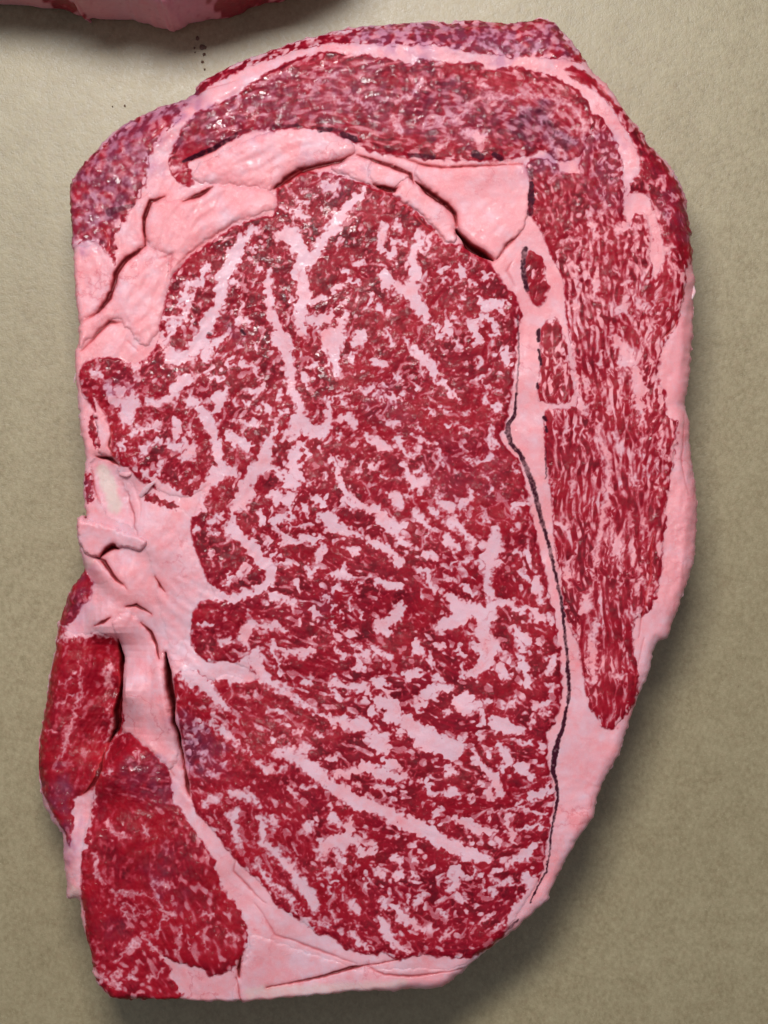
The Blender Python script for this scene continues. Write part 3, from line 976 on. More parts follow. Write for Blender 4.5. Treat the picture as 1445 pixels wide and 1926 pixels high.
# broad sinks and rises
SINK = idw([(100,1350,-62),(150,1250,-58),(190,1400,-78),(205,1300,-85),(200,1240,-75),(90,1450,-66),(130,1540,-60),(240,1300,-6),(330,1300,0),(230,1450,-10),(180,1600,-24),(250,1600,-12),
            (200,1800,-22),(400,1700,-4),(500,1500,0),(700,1000,0),(180,900,-24),(215,930,-20),(250,860,-4),(165,800,-14),(200,1050,-26),(150,1110,-52),(240,1090,-10),
            (120,1160,-60),(205,1165,-22),(1000,500,0),(300,300,-6),(600,500,-3),(1000,1500,0),(400,1100,0),(300,1000,0),(400,800,0),(280,700,0),(220,700,-4),(170,660,-4)], 4.5)[0]
H += SINK
CUTS = '''34 9 152,604,2 185,585,5 206,560,7 218,515,8 238,486,9 272,461,7
26 4 272,461,4 271,410,5 284,378,5 310,368,3
26 6 345,378,6 372,366,8 398,350,7
30 8 516,354,10 536,337,10 560,322,8 600,312,6 640,302,5 668,287,4
22 4 672,290,4 700,300,5 735,312,6 772,328,5 778,345,5
40 5 702,347,5 722,354,7 742,358,6 750,352,3
60 5 780,340,4 806,360,7 838,384,6 855,402,5 859,425,4
90 4 859,432,6 880,462,9 905,476,9 926,489,6
14 3 745,294,4 800,310,4 830,315,4 900,312,4 985,308,5
14 4 978,440,5 955,458,5 934,488,4
8 4 965,492,3 955,510,4 968,540,3
9 5 330,500,3 360,472,4 400,445,4 430,425,4 470,405,3
7 3 292,466,3 300,485,3 320,480,4 322,520,3
14 4 155,660,4 185,625,5 205,605,6 228,607,3
10 3 240,640,2 262,660,3
40 4 178,858,3 205,862,6 222,876,5
12 4 168,875,2 172,910,4 186,950,3
10 3 238,925,3 246,960,3 258,1005,3
30 5 176,1048,4 195,1058,6 215,1085,5 235,1108,3
46 5 185,1050,4 200,1035,7 212,1028,8 222,1033,4
24 2 290,1085,2 300,1103,3 312,1114,2
26 2 236,1142,3 255,1139,4 282,1156,2
20 3 174,1180,4 190,1172,5 205,1163,4
90 6 215,1206,5 222,1250,8 222,1290,5 220,1320,9 216,1345,10 212,1380,7 196,1405,6
26 9 190,1410,5 184,1450,8 170,1480,7 150,1500,6
120 3 309,1230,3 315,1270,7 322,1310,6 326,1350,4 334,1400,4 344,1440,4
50 4 344,1440,5 352,1480,6 358,1500,3
26 2 262,1172,2 278,1190,3 290,1215,3 300,1240,3
12 3 320,1450,4 326,1462,3
50 3 452,1800,3 448,1824,5 450,1840,4
16 3 444,1840,5 452,1888,5
20 2 500,1860,2 600,1840,3 660,1822,4 690,1818,3
20 2 690,1818,3 750,1806,3
12 2 690,1820,3 720,1834,3 780,1838,3 870,1826,2
10 3 450,1580,0 440,1640,3 470,1670,4 500,1700,3
10 4 480,1700,3 520,1760,3 600,1790,4 670,1815,3
4 3 246,905,4 262,945,4 262,990,2
8 3 1118,150,3 1140,172,4 1160,200,4
7 3 365,170,4 400,160,3 440,150,3
10 4 278,262,3 300,245,6 312,232,4
10 3 200,475,4 205,455,5 196,430,4
12 3 355,303,3 380,292,5 400,282,5 440,262,3
18 3 1248,640,2 1258,625,3 1272,600,2
12 3 750,1470,0 750,1471,0
8 2 1000,500,0 1001,500,0
9 2 735,370,2 760,384,3 800,425,3 836,456,3
16 2 210,800,3 206,840,3 214,858,3
10 2 1228,1000,3 1222,1100,3 1200,1200,3
8 2 1212,1200,3 1190,1300,3
8 3 1290,780,3 1282,860,3 1296,930,3'''
LX, LY = GX + 0.35 * mid1 + 1.5 * wob1, GY + 0.35 * mid2
gap = np.zeros((ny, nx), np.float32); soft_shade = np.zeros((ny, nx), np.float32)
for line in CUTS.splitlines():
    a, b, rest = line.split(None, 2)
    depth, blend = float(a), float(b)
    p = chain(rest)
    if p[:, 2].max() <= 0: continue
    p[:, 2] *= 0.78; p[0, 2] *= 0.35; p[-1, 2] *= 0.35
    m = np.zeros((ny, nx), np.float32); s2 = np.zeros((ny, nx), np.float32)
    for w, d in strokes(p, LX, LY, 18.0):
        m[w] = np.maximum(m[w], sstep(-1.5, blend * 0.7 + 1.0, d)); s2[w] = np.maximum(s2[w], np.clip((d + 12) / 18, 0, 1) ** 2)
    H -= (0.20 + 0.30 * (depth > 60)) * depth * m + 0.14 * depth * s2
    gap = np.maximum(gap, m * min(1, depth / 26)); soft_shade = np.maximum(soft_shade, s2 * min(1, depth / 26))
H = np.maximum(H, 14.0)

# ------------------------------------------------------------------ pigments, and crevice shading painted as colour
tint = np.zeros((ny, nx), np.float32)
for s in ('.9 700,62,28 800,60,30 900,68,30 990,80,28 1060,80,20', '.9 150,330,24 210,270,32 290,215,30 345,195,22', '.8 170,400,30 155,440,26 220,350,34', '.6 255,300,40',
          '.55 380,240,34 430,215,36', '.5 480,190,40 700,170,50 850,210,44 950,230,40', '.35 480,190,50', '.85 985,240,20 1030,228,26 1055,255,24 1045,290,16', '.5 700,150,40 760,140,40', '.4 1130,300,46 1140,360,30',
          '.7 352,1370,22 372,1400,28 385,1440,22', '.55 255,1455,24 310,1485,22', '.35 300,1600,10 290,1670,12', '.3 345,1690,14', '.25 720,760,30 750,790,20',
          '.22 850,880,50 900,900,40', '.35 600,1150,20 625,1120,16', '.5 1275,360,22 1290,440,16', '.3 585,330,30 640,340,30', '.35 440,620,16 450,640,10',
          '.5 230,740,20', '.55 120,1150,24 150,1090,18', '.6 90,1500,30 120,1570,18 120,1630,12', '.7 1010,310,16 1040,325,14', '.25 215,1760,20',
          '.5 160,920,12'):
    a, rest = s.split(None, 1)
    for w, d in strokes(chain(rest), GX + 9 * wob1, GY + 9 * wob2, 30.0):
        tint[w] = np.maximum(tint[w], float(a) * sstep(-26, 8, d))
tint = np.clip(tint * (0.75 + 0.35 * noise(9, 31)), 0, 1)
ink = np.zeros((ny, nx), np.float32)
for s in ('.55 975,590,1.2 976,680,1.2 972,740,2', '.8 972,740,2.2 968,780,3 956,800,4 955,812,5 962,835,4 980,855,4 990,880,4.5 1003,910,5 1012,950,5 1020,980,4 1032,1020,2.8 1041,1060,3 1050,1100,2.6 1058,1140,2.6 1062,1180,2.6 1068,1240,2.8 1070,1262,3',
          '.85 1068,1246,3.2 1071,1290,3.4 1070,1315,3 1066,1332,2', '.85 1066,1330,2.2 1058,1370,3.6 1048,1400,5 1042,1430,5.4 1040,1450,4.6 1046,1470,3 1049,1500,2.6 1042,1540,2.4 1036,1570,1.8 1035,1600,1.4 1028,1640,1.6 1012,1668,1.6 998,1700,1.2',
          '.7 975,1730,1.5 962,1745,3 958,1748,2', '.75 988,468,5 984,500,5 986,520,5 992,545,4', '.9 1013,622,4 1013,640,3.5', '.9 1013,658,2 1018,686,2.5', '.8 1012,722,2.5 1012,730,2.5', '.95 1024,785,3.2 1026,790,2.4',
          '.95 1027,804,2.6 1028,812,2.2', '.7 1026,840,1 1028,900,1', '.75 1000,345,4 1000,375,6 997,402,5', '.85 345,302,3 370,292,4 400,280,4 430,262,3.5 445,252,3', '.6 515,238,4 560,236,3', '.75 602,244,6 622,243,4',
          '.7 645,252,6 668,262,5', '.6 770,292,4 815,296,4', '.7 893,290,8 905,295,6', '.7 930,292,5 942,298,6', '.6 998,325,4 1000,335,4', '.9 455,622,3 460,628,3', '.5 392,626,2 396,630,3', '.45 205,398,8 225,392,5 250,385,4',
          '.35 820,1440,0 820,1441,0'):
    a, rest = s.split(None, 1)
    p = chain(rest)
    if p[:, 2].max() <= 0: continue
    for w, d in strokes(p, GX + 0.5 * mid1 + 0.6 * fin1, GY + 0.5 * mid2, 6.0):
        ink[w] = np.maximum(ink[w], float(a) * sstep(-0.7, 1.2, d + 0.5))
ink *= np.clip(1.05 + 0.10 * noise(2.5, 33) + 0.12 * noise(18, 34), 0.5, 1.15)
salmon = idw([(850,380,.85),(950,400,.85),(450,300,.85),(400,390,.85),(250,540,.65),(170,550,.80),(300,400,.9),(200,630,.9),(990,700,.80),(1000,900,.80),(1280,700,1.0),(1300,1000,1.0),
              (1250,1200,.75),(1100,1400,.60),(1090,1500,.75),(1050,1600,.5),(900,1840,.6),(500,1800,.62),(600,1850,.35),(400,1850,.6),(420,1560,.5),(260,1300,.72),(330,1100,.45),
              (350,1200,.25),(250,1080,.70),(200,1000,.5),(430,1270,.3),(1150,600,.75),(1180,900,.6),(1150,1150,.65),(1240,500,.95),(1000,100,.6),(700,100,.45),(500,130,.35),
              (300,300,.4),(320,970,.5),(1010,1660,.7),(640,320,.8),(200,460,.7)], 3.5)[0]
salmon = np.where(lean_mask & is_eye, 0.10 + 0.25 * sstep(14, 3, lean_sd), salmon)
salmon = np.clip(salmon + 0.16 * noise(14, 41) + 0.08 * noise(5, 42) + 0.12 * noise(40, 43), 0, 1.2)
bone = np.zeros((ny, nx), np.float32)
for s in ('.8 190,885,10 205,920,12 215,955,9', '.6 135,1720,5 142,1750,4', '.45 470,1870,8 600,1862,7 760,1850,5', '.35 160,1060,8', '.5 135,1680,8 133,1700,8'):
    a, rest = s.split(None, 1)
    for w, d in strokes(chain(rest), QX, QY, 10.0): bone[w] = np.maximum(bone[w], float(a) * sstep(-8, 4, d))
murk = np.zeros((ny, nx), np.float32)
for w, d in strokes(chain('975,248,10 1005,238,16 1035,232,20 1052,262,16 1042,288,8'), GX + 6 * wob1, GY + 6 * wob2, 24.0): murk[w] = np.maximum(murk[w], 0.62 * sstep(-16, 6, d))
for w, d in strokes(chain('345,1370,10 362,1400,14 372,1430,10'), GX + 6 * wob1, GY + 6 * wob2, 24.0): murk[w] = np.maximum(murk[w], 0.35 * sstep(-16, 6, d))
ink = np.maximum(ink, murk * leanness * (0.7 + 0.3 * mid1))
bright = idw([(120,1350,.9),(230,1600,1),(330,1480,.5),(370,1720,.7),(250,1800,.8),(500,1000,.3),(850,800,.5),(600,400,.1),(700,1300,.3),(1150,450,.3),(1100,900,.45),(900,1600,.35),(600,180,0),(1270,400,.4),(850,700,.5)], 3)[0]
crack_red_shade = np.clip(gap * 1.0 + 0.75 * soft_shade * (1 + 0.25 * mid1), 0, 1)  # dark red of the cracks plus their soft shading, painted as colour

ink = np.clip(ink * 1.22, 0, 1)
# ------------------------------------------------------------------ materials
def new_mat(name):
    m = bpy.data.materials.new(name); m.use_nodes = True
    nt = m.node_tree; b = nt.nodes['Principled BSDF']
    return m, nt, b
class NG:
    def __init__(s, nt): s.nt = nt
    def n(s, kind, **kw):
        d = s.nt.nodes.new(kind)
        for k, v in kw.items(): setattr(d, k, v)
        return d
    def link(s, a, b): s.nt.links.new(a, b)
    def math(s, op, a, b=None, c=None, clamp=False):
        d = s.n('ShaderNodeMath', operation=op, use_clamp=clamp)
        for i, v in enumerate((a, b, c)):
            if v is None: continue
            if isinstance(v, (int, float)): d.inputs[i].default_value = v
            else: s.link(v, d.inputs[i])
        return d.outputs[0]
    def mix(s, f, a, b, mode='MIX'):
        d = s.n('ShaderNodeMix', data_type='RGBA', blend_type=mode)
        for i, v in ((0, f), (6, a), (7, b)):
            if isinstance(v, (int, float)): d.inputs[i].default_value = v
            elif isinstance(v, tuple): d.inputs[i].default_value = (*v, 1)
            else: s.link(v, d.inputs[i])
        return d.outputs[2]
    def noise(s, vec, scale, detail=3, rough=0.55):
        d = s.n('ShaderNodeTexNoise'); d.inputs['Scale'].default_value = scale
        d.inputs['Detail'].default_value = detail; d.inputs['Roughness'].default_value = rough
        s.link(vec, d.inputs['Vector']); return d.outputs['Fac']
    def remap(s, v, a, b, c=0.0, d=1.0):
        m = s.n('ShaderNodeMapRange', clamp=True); s.link(v, m.inputs[0])
        for i, x in zip((1, 2, 3, 4), (a, b, c, d)): m.inputs[i].default_value = x
        return m.outputs[0]
def srgb(r, g, b):
    return tuple(((c / 255 + 0.055) / 1.055) ** 2.4 if c > 10 else c / 255 / 12.92 for c in (r, g, b))

def make_meat():
    m, nt, b = new_mat('raw_beef'); g = NG(nt)
    A = g.n('ShaderNodeAttribute', attribute_name='tone'); B = g.n('ShaderNodeAttribute', attribute_name='tone2')
    sa = g.n('ShaderNodeSeparateColor'); g.link(A.outputs['Color'], sa.inputs[0])
    sb = g.n('ShaderNodeSeparateColor'); g.link(B.outputs['Color'], sb.inputs[0])
    fatf, sal, tin, ink_ = sa.outputs[0], sa.outputs[1], sa.outputs[2], A.outputs['Alpha']
    blo, bon, fib = sb.outputs[0], sb.outputs[1], sb.outputs[2]
    geo = g.n('ShaderNodeNewGeometry'); pos = geo.outputs['Position']
    n_edge = g.noise(pos, 1500, 3, 0.6); n_mid = g.noise(pos, 420, 3); n_big = g.noise(pos, 90, 3)
    n_grain = g.noise(pos, 3200, 2, 0.6)
    f = g.math('ADD', fatf, g.math('MULTIPLY', g.math('SUBTRACT', n_edge, 0.5), 0.085))
    # 0.5 = border between lean and fat
    lean_c = g.mix(g.remap(fib, 0.1, 0.9), (0.1620, 0.0006, 0.0091), (0.2874, 0.0018, 0.0176))
    lean_c = g.mix(g.remap(n_mid, 0.35, 0.7, 0, 0.6), lean_c, (0.2016, 0.0012, 0.0144))
    lean_c = g.mix(g.remap(n_big, 0.4, 0.65, 0, 0.5), lean_c, (0.3515, 0.0037, 0.0160))
    n_pat = g.noise(pos, 210, 3, 0.6)
    lean_c = g.mix(g.remap(n_pat, 0.46, 0.62, 0, 0.8), lean_c, (0.0723, 0.0003, 0.0060))
    lean_c = g.mix(g.math('MULTIPLY', B.outputs['Alpha'], g.remap(n_big, 0.3, 0.6, 0.1, 0.75)), lean_c, (0.4125, 0.0037, 0.0130))
    lean_c = g.mix(g.remap(f, 0.36, 0.5, 0, 0.7), lean_c, (0.4233, 0.0130, 0.0296))
    fat_c = g.mix(g.remap(sal, 0.0, 1.0), (0.7605, 0.4793, 0.5520), (0.8388, 0.3231, 0.3515))
    fat_c = g.mix(g.remap(n_mid, 0.3, 0.75, 0, 0.35), fat_c, (0.7605, 0.3050, 0.3613))
    vein = g.math('ABSOLUTE', g.math('SUBTRACT', g.noise(pos, 120, 5, 0.55), 0.5))
    vein = g.math('MULTIPLY', g.remap(vein, 0.0, 0.022, 0.55, 0.0), g.remap(g.noise(pos, 60, 2), 0.48, 0.62))
    fat_c = g.mix(g.math('MULTIPLY', vein, g.remap(f, 0.85, 0.98)), fat_c, (0.6172, 0.1070, 0.1384))
    fat_c = g.mix(g.math('MULTIPLY', g.remap(g.noise(pos, 150, 4, 0.6), 0.5, 0.72, 0, 0.5), g.remap(sal, 0.2, 0.7)), fat_c, (0.8228, 0.2159, 0.2462))
    fat_c = g.mix(g.remap(n_grain, 0.55, 0.75, 0, 0.35), fat_c, (0.9047, 0.6308, 0.6308))
    fat_c = g.mix(g.remap(f, 0.68, 0.5, 0, 0.5), fat_c, (0.6308, 0.1500, 0.2159))
    col = g.mix(g.remap(f, 0.45, 0.515, 0, 0.5), lean_c, (0.5271, 0.0513, 0.0887))
    col = g.mix(g.remap(f, 0.495, 0.635), col, fat_c)
    purple = g.mix(g.remap(f, 0.45, 0.6), (0.1746, 0.0232, 0.0578), (0.5149, 0.1946, 0.3050))
    col = g.mix(g.math('MULTIPLY', tin, 0.85), col, purple)
    col = g.mix(bon, col, (0.6867, 0.5395, 0.4793))
    col = g.mix(g.remap(blo, 0.05, 0.6, 0.0, 0.75), col, (0.5520, 0.0343, 0.0423))  # wide red shading beside the crevices, painted into the colour
    col = g.mix(g.remap(blo, 0.5, 1.0, 0.0, 0.96), col, (0.1559, 0.0024, 0.0052))
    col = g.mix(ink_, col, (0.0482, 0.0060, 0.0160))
    g.link(col, b.inputs['Base Color'])
    isfat = g.remap(f, 0.47, 0.55)
    g.link(g.math('MULTIPLY', g.remap(f, 0.45, 0.56, 0.10, 0.35), g.remap(ink_, 0, 0.5, 1, 0)), b.inputs['Subsurface Weight'])
    b.inputs['Subsurface Radius'].default_value = (1.0, 0.35, 0.28)
    b.inputs['Subsurface Scale'].default_value = 0.0022
    rough = g.math('ADD', g.remap(n_mid, 0.3, 0.7, -0.05, 0.08), g.mix(isfat, (0.52,) * 3, (0.48,) * 3))
    g.link(rough, b.inputs['Roughness'])
    C3 = g.n('ShaderNodeAttribute', attribute_name='tone3'); sc3 = g.n('ShaderNodeSeparateColor'); g.link(C3.outputs['Color'], sc3.inputs[0])
    film = g.math('ADD', 0.10, g.math('MULTIPLY', g.remap(g.noise(pos, 620, 3, 0.55), 0.535, 0.59), 1.5))
    g.link(g.math('MULTIPLY', g.math('MULTIPLY', sc3.outputs[0], film), g.mix(ink_, g.mix(isfat, (0.85,) * 3, (0.34,) * 3), (0.0,) * 3)), b.inputs['Coat Weight'])
    g.link(g.remap(n_big, 0.35, 0.65, 0.05, 0.10), b.inputs['Coat Roughness'])
    g.link(g.mix(ink_, g.mix(isfat, (0.15,) * 3, (0.36,) * 3), (0.05,) * 3), b.inputs['Specular IOR Level'])
    bump = g.n('ShaderNodeBump'); bump.inputs['Distance'].default_value = 0.00030; g.link(g.math('MULTIPLY', g.remap(n_big, 0.40, 0.62, 0.35, 1.8), 0.26), bump.inputs['Strength'])
    h = g.math('ADD', g.math('MULTIPLY', n_edge, 0.55), g.math('MULTIPLY', n_mid, g.mix(isfat, (0.42,) * 3, (0.16,) * 3)))
    h = g.math('ADD', h, g.math('MULTIPLY', n_grain, 0.10))
    h = g.math('ADD', h, g.math('MULTIPLY', isfat, -0.25))
    h = g.math('ADD', h, g.math('MULTIPLY', fib, g.remap(f, 0.6, 0.4, 0.01, 0.07)))
    g.link(h, bump.inputs['Height']); g.link(bump.outputs[0], b.inputs['Normal'])
    wet = g.n('ShaderNodeBump'); wet.inputs['Distance'].default_value = 0.00055
    g.link(g.remap(n_big, 0.38, 0.60, 0.25, 1.0), wet.inputs['Strength'])
    g.link(g.math('ADD', g.math('MULTIPLY', g.noise(pos, 1100, 3, 0.6), 0.8), g.math('MULTIPLY', g.noise(pos, 500, 2), 0.6)), wet.inputs['Height'])
    g.link(wet.outputs[0], b.inputs['Coat Normal'])
    return m
MEAT = make_meat()

def make_paper():
    m, nt, b = new_mat('kraft_paper'); g = NG(nt)
    geo = g.n('ShaderNodeNewGeometry'); pos = geo.outputs['Position']
    mp = g.n('ShaderNodeMapping'); g.link(pos, mp.inputs[0]); mp.inputs['Scale'].default_value = (1.0, 0.8, 1.0); mp.inputs['Rotation'].default_value = (0, 0, 0.5)
    mp2 = g.n('ShaderNodeMapping'); g.link(pos, mp2.inputs[0]); mp2.inputs['Scale'].default_value = (0.8, 1.0, 1.0); mp2.inputs['Rotation'].default_value = (0, 0, 0.25)
    a = g.noise(mp.outputs[0], 900, 4, 0.7); c = g.noise(mp2.outputs[0], 700, 4, 0.7); d = g.noise(pos, 130, 4, 0.6); e = g.noise(pos, 14, 3)
    fine = g.noise(pos, 2600, 2, 0.6)
    col = g.mix(g.remap(a, 0.3, 0.7), (0.2307, 0.1812, 0.0931), (0.3813, 0.3140, 0.1812))
    col = g.mix(g.remap(c, 0.45, 0.75, 0, 0.45), col, (0.3050, 0.2086, 0.1170))
    col = g.mix(g.remap(d, 0.35, 0.7, 0, 0.30), col, (0.4452, 0.3813, 0.2307))
    col = g.mix(g.remap(e, 0.4, 0.65, 0, 0.22), col, (0.2307, 0.1812, 0.0931))
    sp = g.noise(mp.outputs[0], 420, 2, 0.5)
    col = g.mix(g.remap(sp, 0.76, 0.80, 0, 0.6), col, (0.1170, 0.0685, 0.0319))
    col = g.mix(g.remap(fine, 0.64, 0.74, 0, 0.4), col, (0.5776, 0.5149, 0.3515))
    g.link(col, b.inputs['Base Color'])
    g.link(g.remap(a, 0.3, 0.7, 0.33, 0.47), b.inputs['Roughness'])
    b.inputs['Specular IOR Level'].default_value = 0.6
    bump = g.n('ShaderNodeBump'); bump.inputs['Distance'].default_value = 0.00016; bump.inputs['Strength'].default_value = 0.5
    h = g.math('ADD', g.math('MULTIPLY', a, 0.8), g.math('MULTIPLY', c, 0.6)); h = g.math('ADD', h, g.math('MULTIPLY', fine, 0.4)); h = g.math('ADD', h, g.math('MULTIPLY', d, 1.2))
    g.link(h, bump.inputs['Height']); g.link(bump.outputs[0], b.inputs['Normal'])
    return m
PAPER = make_paper()

def flat_mat(name, col, rough=0.5, **kw):
    m, nt, b = new_mat(name); g = NG(nt)
    geo = g.n('ShaderNodeNewGeometry'); n = g.noise(geo.outputs['Position'], kw.get('scale', 800), 4)
    c2 = tuple(c * kw.get('vary', 0.75) for c in col)
    g.link(g.mix(g.remap(n, 0.3, 0.7), c2, col), b.inputs['Base Color'])
    b.inputs['Roughness'].default_value = rough
    return m

# ------------------------------------------------------------------ mesh builders
def W(px, py, z): return ((px - CX) * S, (CY - py) * S, z * S)
def empty(name, loc, label, cat):
    o = bpy.data.objects.new(name, None); scene.collection.objects.link(o)
    o.location = loc; o['label'] = label; o['category'] = cat; o.empty_display_size = 0.02
    return o
def mesh_obj(name, verts, faces, mat, parent=None, attrs=None, shade=True):
    me = bpy.data.meshes.new(name)
    verts = np.asarray(verts, np.float32); faces = np.asarray(faces, np.int32)
    n = faces.shape[1]
    me.vertices.add(len(verts)); me.vertices.foreach_set('co', verts.ravel())
    me.loops.add(faces.size); me.loops.foreach_set('vertex_index', faces.ravel())
    me.polygons.add(len(faces)); me.polygons.foreach_set('loop_start', np.arange(0, faces.size, n, dtype=np.int32))
    try: me.polygons.foreach_set('loop_total', np.full(len(faces), n, np.int32))
    except Exception: pass
    me.polygons.foreach_set('use_smooth', np.full(len(faces), shade))
    me.update(calc_edges=True)
    for k, a in (attrs or {}).items():
        at = me.attributes.new(k, 'FLOAT_COLOR', 'POINT'); at.data.foreach_set('color', np.asarray(a, np.float32).ravel())
    me.materials.append(mat)
    o = bpy.data.objects.new(name, me); scene.collection.objects.link(o)
    if parent is not None:
        o.parent = parent; o.matrix_parent_inverse = parent.matrix_world.inverted() if False else o.matrix_parent_inverse
        o.location = -Vector(parent.location)
    return o

# ------------------------------------------------------------------ the paper and the table under it
def make_sheet():
    n = 90; sx, sy = 0.46, 0.52
    xs = np.linspace(-sx, sx, n); ys = np.linspace(-sy, sy, n)
    x, y = np.meshgrid(xs, ys)
    z = 0.00004 * np.sin(x * 31 + y * 9) + 0.00003 * np.sin(y * 47 - x * 13)
    v = np.stack([x, y, z - 0.00035], -1).reshape(-1, 3)
    i = np.arange(n * n).reshape(n, n)
    f = np.stack([i[:-1, :-1], i[:-1, 1:], i[1:, 1:], i[1:, :-1]], -1).reshape(-1, 4)
    o = mesh_obj('butcher_paper', v, f, PAPER)
    o['label'] = 'sheet of plain brown kraft butcher paper lying under both pieces of meat'
    o['category'] = 'paper'
    return o
make_sheet()
tb = mesh_obj('table_top', [(-1.2, -1.2, -0.02), (1.2, -1.2, -0.02), (1.2, 1.2, -0.02), (-1.2, 1.2, -0.02), (-1.2, -1.2, -0.0012), (1.2, -1.2, -0.0012), (1.2, 1.2, -0.0012), (-1.2, 1.2, -0.0012)],
              [(3, 2, 1, 0), (4, 5, 6, 7), (0, 1, 5, 4), (1, 2, 6, 5), (2, 3, 7, 6), (3, 0, 4, 7)], flat_mat('table_wood', (0.28, 0.20, 0.12), 0.5, scale=30), shade=False)
tb['kind'] = 'structure'

# ------------------------------------------------------------------ the steak
steak = empty('steak', W(700, 1000, 0), 'large raw marbled beef steak with pink fat seams lying whole on brown paper', 'steak')
def tones():
    a = np.stack([np.clip(F / 22 + 0.5, 0, 1), salmon, tint, np.clip(ink, 0, 1)], -1)
    c = np.stack([wetness, 0 * F, 0 * F, 0 * F + 1], -1)
    b = np.stack([crack_red_shade, bone, np.clip(fibre * 0.18 + 0.5, 0, 1), bright], -1)
    return a, b, c
TA, TB, TC = tones()
PXg, PYg = GX.copy(), GY.copy()
inside = d_out > 0
cell = inside[:-1, :-1] | inside[1:, :-1] | inside[:-1, 1:] | inside[1:, 1:]
cell &= (d_out[:-1, :-1] > -STEP * 2.5) & (d_out[1:, 1:] > -STEP * 2.5) & (d_out[1:, :-1] > -STEP * 2.5) & (d_out[:-1, 1:] > -STEP * 2.5)
gyv, gxv = np.gradient(blur(d_out, 2.0), STEP)
gl = np.hypot(gxv, gyv) + 1e-4
outm = d_out < 0
PXg[outm] += (-d_out * gxv / gl)[outm]; PYg[outm] += (-d_out * gyv / gl)[outm]
idx = np.arange(nx * ny).reshape(ny, nx)
quads = np.stack([idx[1:, :-1], idx[1:, 1:], idx[:-1, 1:], idx[:-1, :-1]], -1)[cell]
cpart = np.maximum.reduce([part[:-1, :-1], part[1:, :-1], part[:-1, 1:], part[1:, 1:]])[cell]
ALLV = np.stack([(PXg - CX) * S, (CY - PYg) * S, H * S], -1).reshape(-1, 3)
TAf, TBf, TCf = TA.reshape(-1, 4), TB.reshape(-1, 4), TC.reshape(-1, 4)
keys = {}
for k, p in enumerate(PARTS):
    # muscles made of several outlines are one part; each fat piece its own
    keys.setdefault(p[0] if p[0] in ('cap_muscle', 'flap_muscle', 'fat_curl') else (p[0] + '|' + str(k)), []).append(k)
for key, ks in keys.items():
    sel = np.isin(cpart, ks)
    if not sel.any(): continue
    q = quads[sel]; used, inv = np.unique(q, return_inverse=True)
    mesh_obj(key.split('|')[0], ALLV[used], inv.reshape(-1, 4), MEAT, steak, {'tone': TAf[used], 'tone2': TBf[used], 'tone3': TCf[used]})
# the cut side, from the outline down to the paper
e = np.concatenate([quads[:, [0, 1]], quads[:, [1, 2]], quads[:, [2, 3]], quads[:, [3, 0]]])
key = np.minimum(e[:, 0], e[:, 1]).astype(np.int64) * (nx * ny) + np.maximum(e[:, 0], e[:, 1])
_, first, cnt = np.unique(key, return_index=True, return_counts=True)
be = e[first[cnt == 1]]
bv, inv = np.unique(be, return_inverse=True); be = inv.reshape(-1, 2)
nrm = -np.stack([gxv.ravel()[bv], gyv.ravel()[bv]], -1); nrm /= np.linalg.norm(nrm, axis=1, keepdims=True) + 1e-6
bx_, by_, bh = PXg.ravel()[bv], PYg.ravel()[bv], H.ravel()[bv]
rings, ta, tb_ = [], [], []
K = 16
n2 = noise(30, 51).ravel()[bv]; n3 = noise(5, 52).ravel()[bv]
for k in range(K + 1):
    t = k / K
    o_ = 1.2 * math.sin(math.pi * min(1, t * 1.25)) * (2 if k else 0) - 26 * t ** 2.2 + (0 if k == 0 else 1) * (0.9 * n2 * math.sin(math.pi * t) )
    z = bh * (1 - t) ** 1.0
    rings.append(np.stack([(bx_ + nrm[:, 0] * o_ - CX) * S, (CY - by_ - nrm[:, 1] * o_) * S, z * S], -1))
    a = TAf[bv].copy(); a[:, 0] = np.clip(a[:, 0] + 0.22 * np.sin(3 * t + n2) * t, 0, 1)
    ta.append(a); tb_.append(TBf[bv])
m = len(bv)
fs = []
for k in range(K):
    fs.append(np.stack([be[:, 1] + k * m, be[:, 0] + k * m, be[:, 0] + (k + 1) * m, be[:, 1] + (k + 1) * m], -1))
mesh_obj('cut_side', np.concatenate(rings), np.concatenate(fs), MEAT, steak, {'tone': np.concatenate(ta), 'tone2': np.concatenate(tb_), 'tone3': np.tile(TCf[bv], (K + 1, 1)) * 0.6})

